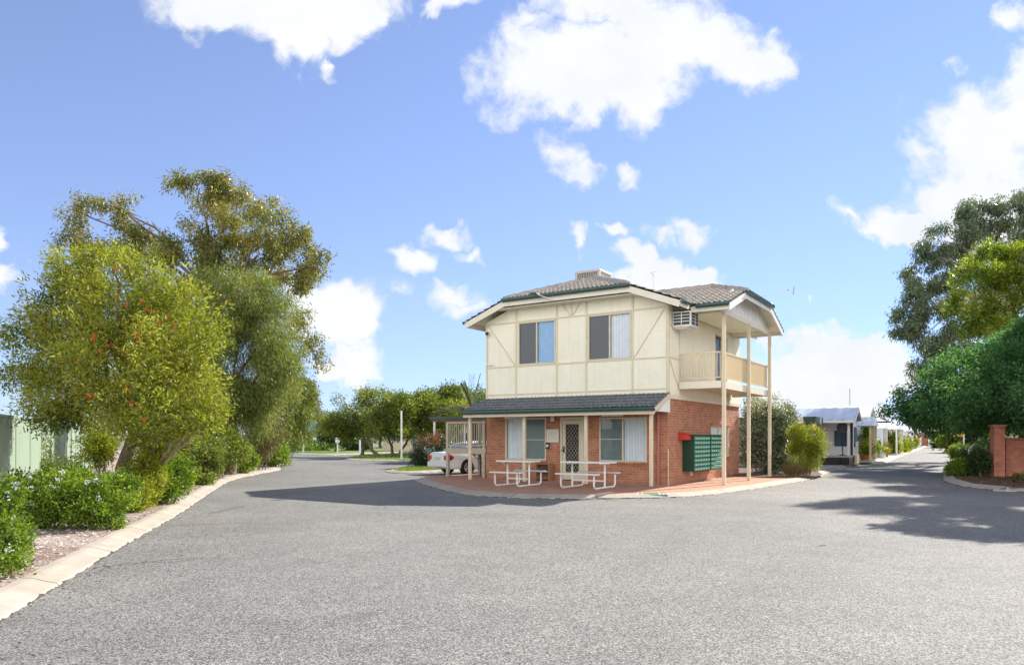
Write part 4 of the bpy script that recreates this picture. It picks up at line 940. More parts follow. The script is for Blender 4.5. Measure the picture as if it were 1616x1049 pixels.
b = MB(); b.lathe([(.0, .0), (.11, .0), (.12, .05), (.08, .1), (.0, .11)], 12); b.lathe([(.0, .0), (.07, .0), (.075, .05), (.0, .09)], 10, (.14, .03, 0)); b.build('bundle', M['navy'], e, smooth=True)

# picnic tables: steel frame, top, two benches
def picnic(name, label, cx, cy, lx, dx, rot=0):
    e = empty(name, local(cx, cy), BT + rot, label, 'picnic table', 'white picnic tables under the veranda')
    b = MB(); b.box(-lx, -.33, .74, lx, .33, .785); o = b.build('table_top', M['tablewhite'], e, bevel=.012)
    for s in (-1, 1): MB().box(-lx * .86, s * .70 - .135, .42, lx * .86, s * .70 + .135, .458).build('bench', M['tablewhite'], e, bevel=.01)
    for s in (-1, 1):
        x = s * dx; b = MB(); pts = [(x, -.70, .42)]
        for k in range(7):
            a = R(180 + k * 15); pts.append((x, -.58 + .12 * math.cos(a) if k < 7 else 0, .15 + .12 * math.sin(a)))
        pts += [(x, .58 + .12 * math.cos(R(270 + k * 15)), .15 + .12 * math.sin(R(270 + k * 15))) for k in range(7)] + [(x, .70, .42)]
        b.tube(pts, .028, 8); b.tube([(x, 0, .03), (x, 0, .74)], .03, 8); b.bar((x, -.3, .72), (x, .3, .72), .03)
        for q in (-.5, .5): b.tube([(x, q, 0), (x, q, .04)], .02, 8)
        b.build('leg', M['tablewhite'], e, smooth=True)
    b = MB(); b.bar((-dx, 0, .22), (dx, 0, .22), .04); b.build('stretcher', M['tablewhite'], e)
    return e
picnic('picnic_table', 'smaller white picnic table in shade before the left window and shelf cabinet', -3.72, -3.02, .62, .40)
picnic('picnic_table', 'white picnic table with benches in front of the screen door', -1.43, -2.73, .78, .54)
# painted panel on the kerb nose
e = empty('kerb_sign', (3.76, 19.42, -.001), R(1.5), 'green painted panel with white marks on the pale kerb', 'sign')
e.rotation_euler.x = R(15)
b = MB(); b.box(-.42, -.10, 0, .42, .10, .004); b.build('panel', M['paintgreen'], e)
b = MB()
for x in (-.40, -.29, .17, .40): b.box(x - .015, -.09, .0045, x + .015, .09, .006)
b.build('line', M['white'], e)
b = MB()
for cx_ in (.245, .33):
    for k in range(16):
        a, c = 2 * math.pi * k / 16, 2 * math.pi * (k + 1) / 16
        b.quad(*[(cx_ + r_ * math.cos(t_), r_ * 1.5 * math.sin(t_), .0052) for r_, t_ in ((.03, a), (.03, c), (.044, c), (.044, a))])
b.build('figure', M['white'], e)

# ------------------------------------------------------------------ cars
def sedan(name, loc, rz, label, group=None):
    e = empty(name, loc, rz, label, 'car', group)
    # x forward from the rear bumper, y to the left; stations: x, half width, bottom, waist, top
    stn = [(0, .60, .40, .62, .84), (.05, .76, .30, .62, .93), (.25, .83, .24, .64, .965), (.9, .86, .22, .66, .97), (1.5, .875, .2, .66, .95), (2.6, .875, .2, .66, .93), (3.3, .87, .2, .64, .90), (4.0, .84, .22, .62, .80), (4.45, .74, .26, .55, .70), (4.6, .55, .34, .5, .6)]
    def loft(rings):
        n = len(rings[0]); b = MB(); b.add([p for r_ in rings for p in r_], [(i * n + k, i * n + (k + 1) % n, (i + 1) * n + (k + 1) % n, (i + 1) * n + k) for i in range(len(rings) - 1) for k in range(n)] + [tuple(range(n)), tuple((len(rings) - 1) * n + k for k in range(n - 1, -1, -1))]); return b
    rings = [[(x, -h * .9, zb), (x, -h, zb + .12), (x, -h, zw), (x, -h * .97, zt - .07), (x, -h * .88, zt), (x, 0, zt + .02), (x, h * .88, zt), (x, h * .97, zt - .07), (x, h, zw), (x, h, zb + .12), (x, h * .9, zb)] for x, h, zb, zw, zt in stn]
    body = loft(rings).build('body', M['carwhite'], e, smooth=True)
    cb = [(.72, .68, .94, .95), (1.35, .62, .93, 1.33), (1.8, .6, .93, 1.4), (2.4, .6, .93, 1.4), (2.75, .62, .92, 1.34), (3.4, .70, .88, .9)]
    loft([[(x, -.78, z0), (x, -h, z1), (x, 0, z1 + .03), (x, h, z1), (x, .78, z0)] for x, h, z0, z1 in cb]).build('cabin_glass', M['carglass'], e, smooth=True)
    loft([[(x, -.61, z), (x, -.55, z + .035), (x, 0, z + .06), (x, .55, z + .035), (x, .61, z)] for x, z in ((1.3, 1.31), (1.8, 1.395), (2.4, 1.395), (2.8, 1.33))]).build('car_roof', M['carwhite'], e, smooth=True)
    b = MB()
    for s in (-1, 1):
        for (x0, z0, x1, z1, y0, y1) in ((.74, .95, 1.36, 1.33, .75, .635), (2.76, 1.34, 3.38, .9, .63, .76), (2.08, .95, 2.08, 1.38, .77, .61)): b.bar((x0, s * y0, z0), (x1, s * y1, z1), .07)
    b.build('pillar', M['carwhite'], e)
    for s in (-1, 1):
        b = MB(); b.prism([(-.005, .62), (-.02, .83), (.2, .86), (.34, .74), (.2, .63)], 'y', s * .5, s * .845); b.build('tail_light', M['taillight'], e, bevel=.03)
    b = MB(); b.box(-.085, -.76, .32, .12, .76, .56); b.build('bumper', M['carwhite'], e, bevel=.05)
    MB().box(-.028, -.23, .64, .02, .23, .76).build('number_plate', M['plate'], e)
    for x in (1.0, 3.65):
        for s in (-1, 1):
            b = MB(); b.lathe([(.2, -.1), (.3, -.1), (.315, -.07), (.315, .07), (.3, .1), (.2, .1)], 24); wv = b.build('wheel', M['tyre'], e, smooth=True); wv.rotation_euler = (R(90), 0, 0); wv.location = (x, s * .78, .315)
            b = MB(); b.lathe([(.0, -.104), (.19, -.106), (.205, -.095), (.205, .095), (.19, .106), (.0, .104)], 20); rm = b.build('rim', M['steel'], wv, smooth=True)
            q = MB()
            for k in range(5):
                a = 2 * math.pi * (k + .5) / 5
                for zz in (-.107, .107): q.lathe([(.04, -.006), (.04, .006)], 10, (.12 * math.cos(a), .12 * math.sin(a), zz))
            q.build('rim_hole', M['black'], wv)
            b = MB(); b.lathe([(.345, -.085), (.345, .09)], 24); ar = b.build('wheel_arch', M['black'], e, smooth=True); ar.rotation_euler = (R(90), 0, 0); ar.location = (x, s * .778, .33); ar.scale = (1, 1, .98)
    return e
car = sedan('sedan_car', (-3.22, 31.55, -.1), math.atan2(.6, .8), 'white sedan seen from behind, parked beside the timber stair landing')
# ------------------------------------------------------------------ left-hand boundary fence and the shed behind it
def fence_run(name, pts, h, label, mat, zb=0):
    e = empty(name, (pts[0][0], pts[0][1], zb), 0, label, 'fence'); o = Vector((pts[0][0], pts[0][1], 0))
    tot = [Vector((p[0], p[1], 0)) - o for p in pts]
    for a, c in zip(tot[:-1], tot[1:]):
        d = c - a; n = max(1, round(d.length / 2.36)); t_ = d.normalized(); nn = Vector((-t_.y, t_.x, 0))
        for i in range(n):
            p, q = a + d * (i / n), a + d * ((i + 1) / n); b = MB(); k = 24
            for j in range(k):
                u0, u1 = p + (q - p) * (j / k), p + (q - p) * ((j + 1) / k); off = nn * (.012 if j % 4 < 2 else -.012); off2 = nn * (.012 if (j + 1) % 4 < 2 else -.012)
                b.quad(u0 + off + Vector((0, 0, .05)), u1 + off2 + Vector((0, 0, .05)), u1 + off2 + Vector((0, 0, h - .03)), u0 + off + Vector((0, 0, h - .03)))
            b.build('fence_panel', mat, e)
            b = MB(); b.bar(p + Vector((0, 0, h - .02)), q + Vector((0, 0, h - .02)), .05, .045); b.bar(p + Vector((0, 0, .04)), q + Vector((0, 0, .04)), .05, .06); b.build('fence_rail', mat, e)
            b = MB(); b.bar(p, p + Vector((0, 0, h + .01)), .06, .045); b.build('fence_post', mat, e)
    return e
fence_run('fence', [(-8.3, 10.9), (-9.9, 14.0), (-17.6, 29), (-26, 46)], 1.96, 'pale green ribbed steel fence behind the left hedge', M['fence'])
e = empty('shed', (-19.5, 21.5, 0), math.atan2(15, -7.7), 'pale green walled shed with a light metal roof over the left fence', 'shed')
b = MB(); b.box(-8, -.1, 0, 9, 6, 2.75); b.build('wall', M['fence'], e)
b = MB(); b.prism([(-.5, 2.72), (6.4, 2.72), (2.9, 3.35)], 'x', -8.4, 9.4); b.build('roof', M['whiteroof'], e)
b = MB(); b.box(-8.4, -.62, 2.62, 9.4, -.502, 2.74); b.build('gutter', M['white'], e)

# ------------------------------------------------------------------ left-hand trees
def anchor(u, Y): return ((u - CX) / F * Y, Y, 0.)
Yb = 15.5; bb = anchor(178, Yb)
bl = [B(205, 470, 95, 62, Yb, 0), B(125, 510, 72, 72, Yb, .2), B(275, 520, 66, 80, Yb, -.2), B(180, 575, 105, 70, Yb, -.8), B(300, 610, 46, 62, Yb, -.3), B(290, 660, 50, 34, Yb, -.2), B(250, 690, 40, 24, Yb, .3), B(330, 640, 26, 40, Yb, .3), B(225, 640, 75, 48, Yb, -.9), B(100, 610, 70, 45, Yb, -.3),
      B(215, 530, 80, 80, Yb, .9), B(110, 420, 30, 30, Yb, .1), B(175, 418, 45, 26, Yb, 0)]
bt_ = tree('bottlebrush_tree', 'broad yellow green bottlebrush tree dotted with red flowers, trunk leaning beside the hedge', bb, bl, 66000, L['bottle'], M['bark'], .17, P3(216, 672, Yb), extra=4, ln=.10, wd=.026, droop=.0, sub=22, subr=.29, per=12, twig=.11, r1=.11)
crown('loose_spray', rel(bl, bb), 15000, L['bottle'], bt_, ln=.11, wd=.026, droop=-.25, out=.9, rand=.5, sub=30, subr=.34, per=12, twig=.07, shell=.92)
rb = rel([B(60, 560, 58, 50, Yb, .3), B(40, 520, 40, 30, Yb, .3), B(30, 600, 35, 32, Yb, .2), B(90, 470, 40, 34, Yb, .3), B(110, 640, 60, 30, Yb, -.3), B(70, 655, 40, 22, Yb, .1), B(150, 660, 40, 22, Yb, .5)], bb)
crown('outer_foliage', rb, 9500, L['olive'], bt_, ln=.10, wd=.032, droop=.25, sub=13, subr=.3, per=9, twig=.10)
P_, O_, V_ = clump_points(rel([B(200, 520, 100, 95, Yb, -1.2), B(200, 640, 110, 45, Yb, -1.1)], bb), 620, 30, .10, 12, .025)
D_ = nrm(O_ + rng.normal(size=P_.shape)); leaf_mesh('flower', P_, D_, nrm(np.cross(D_, sph(len(P_)))), .05, .013, L['redbrush'], bt_)
mb = MB()
for a, c in (((232, 735), (262, 672)), ((240, 742), (285, 690)), ((243, 738), (240, 668)), ((250, 738), (318, 690)), ((262, 728), (305, 672)), ((285, 705), (322, 672)), ((255, 722), (276, 684))):
    q = limb_path(Vector(P3(*a, Yb + .2)) - Vector(bb), Vector(P3(*c, Yb - .6)) - Vector(bb), .08, 5, .04); mb.tube(q, [.035, .032, .028, .022, .016, .01], 6)
mb.build('low_branch', M['stick'], bt_, smooth=True)

Yg = 33; gb = anchor(285, Yg)
gl = [B(315, 297, 48, 26, Yg), B(375, 320, 62, 32, Yg, 1), B(440, 362, 50, 36, Yg, -1), B(345, 362, 55, 34, Yg, -.5), B(410, 400, 60, 34, Yg, .5), B(468, 395, 32, 34, Yg), B(505, 425, 22, 24, Yg, -.5), B(480, 440, 26, 14, Yg), B(300, 398, 60, 26, Yg), B(245, 385, 45, 26, Yg, .5), B(455, 440, 40, 20, Yg, .8), B(360, 420, 60, 24, Yg, 1)]
gsp = [B(118, 332, 26, 22, Yg), B(165, 322, 22, 14, Yg), B(200, 330, 24, 22, Yg), B(112, 378, 26, 22, Yg), B(150, 392, 34, 20, Yg), B(200, 385, 36, 24, Yg), B(490, 548, 22, 18, Yg), B(505, 572, 12, 10, Yg), B(486, 493, 9, 5, Yg), B(470, 520, 20, 26, Yg), B(195, 352, 16, 14, Yg)]
gt = tree('gum_tree', 'tall bronze green gum tree with open branching crown rising behind the bottlebrush', gb, gl, 36000, L['gum'], M['bark'], .26, P3(330, 470, Yg), targets=[b[:3] for b in gl + gsp], extra=4, ln=.18, wd=.05, droop=.7, rand=.55, out=.35, sub=22, subr=.23, per=12, twig=.13, shell=.5)
crown('outer_foliage', rel(gsp, gb), 9000, L['gum'], gt, ln=.18, wd=.05, droop=.75, rand=.55, out=.35, sub=9, subr=.34, per=9, twig=.15, shell=.4)

Yw = 29.5; wb = anchor(362, Yw)
wl = [B(365, 465, 78, 50, Yw), B(420, 500, 55, 55, Yw, .6), B(385, 560, 75, 75, Yw, -.5), B(330, 540, 45, 70, Yw), B(350, 630, 50, 50, Yw, -.6), B(425, 600, 48, 60, Yw, .6), B(440, 560, 32, 45, Yw, .6), B(395, 640, 45, 45, Yw, -.4), B(310, 600, 50, 60, Yw, .5)]
tree('willow_myrtle', 'weeping mid green willow myrtle with fine hanging leaves below the gum', wb, wl, 90000, L['willow'], M['bark'], .2, P3(372, 640, Yw), extra=2, ln=.17, wd=.028, droop=.9, rand=.45, out=.5, sub=24, subr=.3, per=12, twig=.15)
Yo = 41; ob = anchor(428, Yo)
ol = [B(425, 640, 38, 48, Yo), B(455, 655, 28, 40, Yo, 1), B(470, 625, 26, 24, Yo, 2), B(486, 632, 16, 28, Yo, 2.5), B(478, 665, 18, 26, Yo, 2), B(440, 605, 26, 20, Yo, 1), B(462, 690, 22, 20, Yo, 1)]
tree('weeping_tree', 'lower weeping olive green tree at the far end of the left bed', ob, ol, 24000, L['willow'], M['bark'], .16, P3(445, 665, Yo), extra=2, ln=.2, wd=.04, droop=.9, rand=.45, out=.5, sub=14, per=9, twig=.16)
Yn = 62
tree('far_gum', 'brownish thin crowned gum behind the weeping tree on the left', anchor(446, Yn), [B(487, 628, 14, 16, Yn), B(495, 650, 10, 16, Yn), B(480, 612, 16, 12, Yn), B(470, 606, 14, 10, Yn)], 5200, L['brown'], M['bark'], .14, P3(470, 662, Yn), extra=1, ln=.3, wd=.08, droop=.7, sub=9, per=8, twig=.2)

# shrubs and hedges along the left kerb; Y by where their foot meets the bed
def low(name, label, u, vb, items, n, leaf, group=None, **kw):
    Y = EYE * F / (vb - HY) if vb > HY + 8 else 60
    return shrub(name, label, anchor(u, Y), [B(a, c, ru, rv, Y, dy) for a, c, ru, rv, dy in items], n, leaf, group=group, **kw), Y
h1, Y1 = low('hedge_shrub', 'leafy plumbago bush at the near left frame edge', 6, 905, [(0, 815, 36, 55, .3), (12, 855, 24, 42, 0), (-30, 840, 38, 62, .2), (10, 882, 20, 24, -.2), (14, 785, 20, 26, .5)], 11000, L['hedge'], 'plumbago bushes in the left bed', ln=.05, wd=.026, droop=-.1, sub=20, per=8, twig=.05)
h2, Y2 = low('hedge_shrub', 'wide plumbago hedge with pale blue flowers before the pale green fence', 110, 832, [(60, 789, 46, 34, 0), (110, 788, 50, 36, 0), (162, 789, 42, 34, 0), (120, 768, 56, 24, .6), (60, 770, 42, 22, .7), (185, 775, 28, 30, .4), (85, 806, 38, 20, -.2), (148, 807, 36, 20, -.2), (30, 778, 28, 32, .6)], 34000, L['hedge'], 'plumbago bushes in the left bed', ln=.06, wd=.03, droop=-.1, sub=20, subr=.33, per=8, twig=.055)
def blossoms(par, items, Y, n, mat, o, dy, ln=.035):
    P_, O_, V_ = clump_points(rel([B(a, c, ru, rv, Y, dy) for a, c, ru, rv in items], o), n, 7, .16, 14, .022)
    D_ = nrm(O_ + np.array([0, -.6, .3]) + rng.normal(size=P_.shape) * .5); leaf_mesh('flower', P_, D_, nrm(np.cross(D_, sph(len(P_)))), ln, ln * .8, mat, par)
blossoms(h2, [(58, 752, 12, 6), (100, 755, 18, 6), (130, 764, 16, 8), (52, 797, 6, 6), (160, 786, 6, 6), (110, 745, 20, 6), (150, 756, 20, 6), (75, 765, 30, 8)], Y2, 170, L['bluefl'], h2.location, -.6, .026)
blossoms(h1, [(8, 765, 14, 8), (18, 872, 6, 5), (4, 780, 8, 6)], Y1, 70, L['bluefl'], h1.location, -.35, .024)
low('lime_shrub', 'yellow green shrub with golden leaves beside the leaning trunk', 212, 805, [(212, 768, 30, 36, 0), (232, 745, 24, 32, .3), (240, 725, 20, 20, .5), (214, 787, 26, 22, -.2)], 13000, L['lime'], ln=.07, wd=.026, droop=.05, sub=15, per=8, twig=.06)
h3, Y3 = low('hedge_shrub', 'rounded plumbago bush right of the golden leafed shrub', 262, 795, [(255, 760, 32, 34, 0), (278, 752, 24, 30, .3), (235, 768, 22, 28, 0), (262, 740, 28, 18, .5)], 13000, L['hedge'], 'plumbago bushes in the left bed', ln=.065, wd=.034, droop=-.1, sub=16, per=8, twig=.06)
low('hedge_shrub', 'loose green bush where the left bed starts to narrow', 318, 764, [(308, 735, 24, 26, 0), (330, 732, 22, 24, .4), (318, 750, 20, 14, -.3)], 11000, L['olive'], 'bushes along the narrowing left bed', ln=.085, wd=.04, droop=-.1, sub=14, per=8, twig=.08)
low('hedge_shrub', 'brown twigged bush among the greener bushes by the left kerb', 352, 750, [(352, 728, 16, 18, 0), (346, 720, 12, 14, .3)], 5000, L['brown'], 'bushes along the narrowing left bed', ln=.09, wd=.04, sub=10, per=8, twig=.1)
low('hedge_shrub', 'small bright green bush right of the brown twigged bush', 380, 746, [(378, 725, 20, 18, 0), (392, 722, 16, 16, .5), (368, 722, 14, 16, .5)], 8000, L['hedge'], 'bushes along the narrowing left bed', ln=.1, wd=.05, sub=12, per=8, twig=.1)
low('hedge_shrub', 'clipped green bush at the last bend of the left kerb', 432, 736, [(430, 715, 22, 18, 0), (442, 708, 12, 10, .5), (418, 712, 14, 16, .5)], 8000, L['hedge'], 'bushes along the narrowing left bed', ln=.12, wd=.06, sub=12, per=8, twig=.12)
low('shrub', 'dark undergrowth bush below the willow myrtle', 330, 752, [(295, 702, 46, 34, -3), (340, 700, 34, 36, -1), (366, 706, 22, 30, -.6), (255, 706, 40, 30, -4), (315, 690, 30, 30, -1)], 24000, L['olive'], ln=.1, wd=.045, sub=14, per=8, twig=.12)
low('shrub', 'brownish rounded shrub beneath the weeping tree', 408, 742, [(405, 672, 36, 34, 1), (425, 680, 26, 30, 1), (395, 700, 30, 24, 1)], 11000, L['brown'], ln=.11, wd=.035, droop=.2, sub=14, per=8, twig=.12)
low('shrub', 'dark green shrub filling the corner under the willow myrtle', 400, 738, [(395, 712, 30, 20, 2), (420, 716, 24, 16, 2.5), (365, 716, 22, 18, 2)], 8000, L['dark'], ln=.13, wd=.06, sub=12, per=8, twig=.12)
low('lime_shrub', 'lime leafed sapling under the bottlebrush crown', 155, 765, [(150, 705, 26, 26, .3), (160, 690, 22, 28, .4)], 6000, L['lime'], ln=.1, wd=.04, sub=14, per=8, twig=.1)
low('hedge_shrub', 'dark sprigs of bush rising before the pale green fence', 60, 775, [(75, 720, 18, 34, .3), (40, 745, 40, 20, .4), (95, 742, 30, 16, .4)], 5000, L['olive'], ln=.07, wd=.035, sub=12, per=8, twig=.1)
low('seedling', 'low green seedling on the bleached mulch', 182, 835, [(178, 828, 12, 10, 0), (186, 820, 8, 8, .1)], 500, L['hedge'], ln=.06, wd=.03, sub=6, per=6, twig=.05)
e = empty('sprinkler', (*G(219, 806), 0), 0, 'thin black sprinkler riser standing in the mulch', 'sprinkler')
b = MB(); b.tube([(0, 0, 0), (0, 0, .42)], .012, 8); b.build('riser', M['black'], e); b = MB(); b.lathe([(.02, .4), (.028, .42), (.026, .47), (.01, .49)], 10); b.build('nozzle', M['black'], e)
e = empty('stake', (*G(346, 757), 0), 0, 'thin bare stake standing among bushes by the left kerb', 'stake')
b = MB(); b.tube([(0, 0, 0), (.02, 0, .75)], .012, 6); b.build('shaft', M['stick'], e); b = MB(); b.lathe([(.018, .74), (.0, .78)], 8, (.02, 0, 0)); b.build('tip', M['stick'], e)

# ------------------------------------------------------------------ the lawns beyond: trees, posts, hedge, caravans
def small_tree(u, vb, label, items, leaf, n, tilt=0, multi=1, r=.16, grp='spreading trees on the far lawns', **kw):
    Y = EYE * F / (vb - HY); bl = [B(a, c, ru, rv, Y, dy) for a, c, ru, rv, dy in items]
    return tree('spreading_tree', label, anchor(u, Y), bl, n, leaf, M['bark'], r, P3(u + tilt, 688, Y), group=grp, extra=2, ln=.24, wd=.075, droop=.15, sub=15, subr=.34, per=8, twig=.2, **kw)
small_tree(572, 718.5, 'bushy olive tree with upright trunk behind the short white bollard', [(560, 650, 40, 34, 0), (590, 640, 34, 30, 1), (540, 672, 30, 20, 0), (572, 676, 36, 14, -.5), (520, 670, 24, 18, .5), (575, 622, 18, 10, 1)], L['olive'], 17000, 3)
small_tree(596, 720.5, 'olive tree whose trunk leans left toward its neighbour', [(625, 655, 34, 30, 0), (600, 668, 30, 20, 0), (635, 680, 26, 12, 0), (620, 630, 24, 12, .6)], L['olive'], 13000, -20)
small_tree(621, 719.7, 'olive tree behind the white pole with a thin leaning trunk', [(655, 648, 34, 30, 1.5), (665, 672, 32, 20, 1), (645, 636, 24, 16, 1)], L['olive'], 12000, -8, r=.13)
small_tree(627, 720, 'forked low tree right of the white pole', [(685, 655, 34, 30, 1), (690, 676, 32, 16, 1), (672, 640, 24, 14, 1)], L['olive'], 11000, 20, r=.12)
Yk = 66
tree('large_tree', 'large rounded dark tree behind the carport', anchor(715, Yk), [B(700, 640, 40, 26, Yk), B(735, 636, 34, 26, Yk, 1), B(715, 624, 26, 12, Yk), B(755, 640, 26, 26, Yk, 2), B(690, 660, 34, 20, Yk)], 16000, L['olive'], M['bark'], .25, P3(715, 670, Yk), extra=2, ln=.28, wd=.1, sub=16, per=8, twig=.25)
Yk = 58
tree('light_tree', 'lighter yellow green tree over the carport roof', anchor(722, Yk), [B(722, 650, 24, 16, Yk), B(705, 658, 20, 12, Yk), B(742, 655, 22, 14, Yk)], 7000, L['lime'], M['bark'], .15, P3(722, 672, Yk), extra=2, ln=.24, wd=.09, sub=12, per=8, twig=.2)
Yk = 78
tree('dark_tree', 'small dense dark tree left of the lawn trees', anchor(530, Yk), [B(528, 676, 24, 18, Yk), B(515, 686, 18, 10, Yk), B(545, 684, 20, 12, Yk), B(530, 662, 14, 8, Yk)], 9000, L['dark'], M['bark'], .2, P3(532, 700, Yk), extra=1, ln=.26, wd=.12, sub=12, per=8, twig=.25)
# palm
Yp = 50; pbase = anchor(744, Yp); e = empty('palm_tree', pbase, 0, 'palm tree with arching feather fronds behind the upper left corner', 'palm')
b = MB(); b.tube([(0, 0, 0), (.05, 0, 1.5), (0, .05, 3.1)], [.28, .24, .2], 10); b.build('trunk', M['bark'], e, smooth=True)
for k in range(26):
    a = k * 2.4; el = random.uniform(.25, 1.45); Ln = random.uniform(2.0, 2.8); PP = []; DD = []; b = MB(); pth = []
    for i in range(9):
        t_ = i / 8; r_ = Ln * t_ * math.cos(el) * (1 + .15 * t_); z = 3.25 + Ln * (t_ * math.sin(el) - .42 * t_ * t_ * math.cos(el)); pth.append(Vector((r_ * math.cos(a), r_ * math.sin(a), z)))
    b.tube(pth, [.03 - .003 * i for i in range(9)], 5); fr_ = b.build('frond', M['rail'] if 0 else M['stick'], e)
    for i in range(44):
        t_ = .12 + .88 * i / 44; j = min(7, int(t_ * 8)); p = pth[j].lerp(pth[j + 1], t_ * 8 - j); d = (pth[j + 1] - pth[j]).normalized(); s_ = d.cross(Vector((0, 0, 1))).normalized()
        for sg in (-1, 1): PP.append(p); DD.append(d * .75 + s_ * sg * .7 + Vector((0, 0, .12)))
    PP = np.array([tuple(p) for p in PP]); DD = nrm(np.array([tuple(p) for p in DD])); leaf_mesh('leaflet', PP, DD, nrm(np.cross(DD, np.array([0, 0, 1.]) + sph(len(PP)) * .2)), .42, .035, L['palm'], fr_)
# red tipped photinia by the car
ph_ = G(672, 735, 0); pe = shrub('photinia_shrub', 'dense dark shrub with red new leaves on the small lawn beside the white car', (ph_[0], ph_[1], 0), [B(672, 708, 24, 22, ph_[1]), B(695, 706, 22, 24, ph_[1], .4), B(668, 722, 20, 16, ph_[1]), B(705, 718, 22, 22, ph_[1], .5), B(680, 730, 20, 12, ph_[1])], 13000, L['photinia'], stems=7, ln=.09, wd=.045, sub=16, per=8, twig=.08)
crown('new_growth', rel([B(672, 692, 20, 8, ph_[1]), B(696, 690, 18, 9, ph_[1], .3), B(684, 698, 24, 6, ph_[1], -.5)], pe.location), 1100, L['redtip'], pe, ln=.09, wd=.035, droop=-.5, sub=14, per=8, twig=.07)
# posts and lamps
def pole(name, u, vb, vt, label, cat, r=.045, Y=None):
    Y = Y or EYE * F / (vb - HY); h = EYE + (HY - vt) / F * Y; e = empty(name, anchor(u, Y), 0, label, cat)
    b = MB(); b.lathe([(r * 1.8, 0), (r * 1.8, .03), (r, .05), (r, h)], 10); b.build('shaft', M['white'], e, smooth=True); b = MB(); b.lathe([(r * 1.15, h), (r * 1.15, h + .03), (0, h + .06)], 10); b.build('cap', M['white'], e)
    return e, h
pole('white_pole', 633.4, 723, 649, 'tall plain white pole standing on the far lawn', 'pole', .06)
pole('white_bollard', 568, 714.5, 695, 'short white post beside the road on the far lawn', 'post', .09)
e, h = pole('lamp_post', 532.5, 714.3, 699, 'low white garden lamp with round lantern on the far lawn', 'lamp post', .06)
b = MB(); b.lathe([(.1, h), (.2, h + .05), (.22, h + .25), (.16, h + .4), (.05, h + .45)], 12); b.build('lantern', M['white'], e, smooth=True); b = MB(); b.lathe([(.3, h + .44), (.05, h + .58)], 12); b.build('lid', M['offwhite'], e)
e = empty('gate_frame', anchor(479, 75), R(8), 'white timber frame at the far end of the left road', 'frame')
b = MB(); b.box(-.09, -.09, 0, .09, .09, 1.55); b.build('post', M['white'], e); b = MB(); b.box(.09, -.06, 1.3, 1.3, .06, 1.5); b.build('rail', M['white'], e)
# pool fence far left
e = empty('pool_fence', anchor(484, 92), R(-6), 'grey blue glass panel fence behind the far lawn', 'fence')
for i in range(7):
    b = MB(); b.box(i * 1.25, -.012, .12, i * 1.25 + 1.15, .012, 1.5); b.build('glass_panel', M['poolglass'], e); b = MB(); b.box(i * 1.25 + 1.16, -.04, 0, i * 1.25 + 1.24, .04, 1.62); b.build('post', M['white'], e)
for k, (u, vb, ru) in enumerate(((505, 709, 28), (485, 709, 12))):
    shrub('border_plant', ('long low green planting in front of the glass fence', 'low clump beside the white timber frame')[k], anchor(u, 84), [B(u, 706, ru, 5, 84), B(u + ru * .4, 705, ru * .5, 5, 84)], 2600, L['hedge'], ln=.2, wd=.1, sub=10, per=7, twig=.2)
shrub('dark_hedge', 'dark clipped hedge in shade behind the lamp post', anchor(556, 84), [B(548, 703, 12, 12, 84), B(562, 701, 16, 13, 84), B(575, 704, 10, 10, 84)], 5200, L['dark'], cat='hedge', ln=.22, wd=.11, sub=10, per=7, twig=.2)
e = empty('blue_umbrella', anchor(495, 120), 0, 'small bright blue shade far beyond the left road', 'shade sail')
M['sky'] = plain('blue_canvas', (.05, .35, .62), .6, .1, 3)
b = MB(); b.lathe([(1.5, 2.5), (.9, 3.7), (.05, 4.3)], 8); b.build('canopy', M['sky'], e); b = MB(); b.tube([(0, 0, 0), (0, 0, 3.9)], .06, 6); b.build('pole', M['white'], e)
def box_home(name, loc, rz, lx, ly, h, wall, roof, label, cat='cabin', rise=.7, over=.3, windows=()):
    e = empty(name, loc, rz, label, cat)
    b = MB(); b.box(0, 0, 0, lx, ly, h); b.prism([(0, h), (lx, h), (lx / 2, h + rise - .04)], 'y', .002, ly - .002); b.build('wall', wall, e)
    b = MB()
    for s in (0, 1):
        x0, x1 = (-over, lx / 2) if s == 0 else (lx + over, lx / 2); z0 = h - over * rise / (lx / 2)
        b.add([(x0, -over, z0), (x1, -over, h + rise), (x1, ly + over, h + rise), (x0, ly + over, z0), (x0, -over, z0 + .09), (x1, -over, h + rise + .09), (x1, ly + over, h + rise + .09), (x0, ly + over, z0 + .09)], [(0, 1, 2, 3), (4, 5, 6, 7), (0, 1, 5, 4), (2, 3, 7, 6), (0, 3, 7, 4)])
    b.build('roof', roof, e)
    for ax, at, a0, a1, z0, z1 in windows:
        b = MB(); q = .03
        def bx(mb, p0, p1, c0, c1, d0, d1):
            if ax == 'y': mb.box(p0, at - d0, c0, p1, at - d1, c1)
            else: mb.box(at - d0, p0, c0, at - d1, p1, c1)
        bx(b, a0 - .06, a1 + .06, z0 - .06, z0, 0, .05); bx(b, a0 - .06, a1 + .06, z1, z1 + .06, 0, .05); bx(b, a0 - .06, a0, z0, z1, 0, .05); bx(b, a1, a1 + .06, z0, z1, 0, .05); bx(b, (a0 + a1) / 2 - .02, (a0 + a1) / 2 + .02, z0, z1, 0, .04)
        wn = b.build('window', M['white'], e); g = MB(); bx(g, a0, a1, z0, z1, 0, .02); g.build('pane', M['carglass'], wn)
    return e
box_home('caravan', (-14.2, 80, 0), R(-12), 8, 3, 2.3, M['homecream'], M['whiteroof'], 'low cream caravan behind the tree trunks', 'caravan', .3, .1, (('y', 0, 1, 2.2, 1.1, 1.8), ('y', 0, 4, 5.4, 1.1, 1.8)))
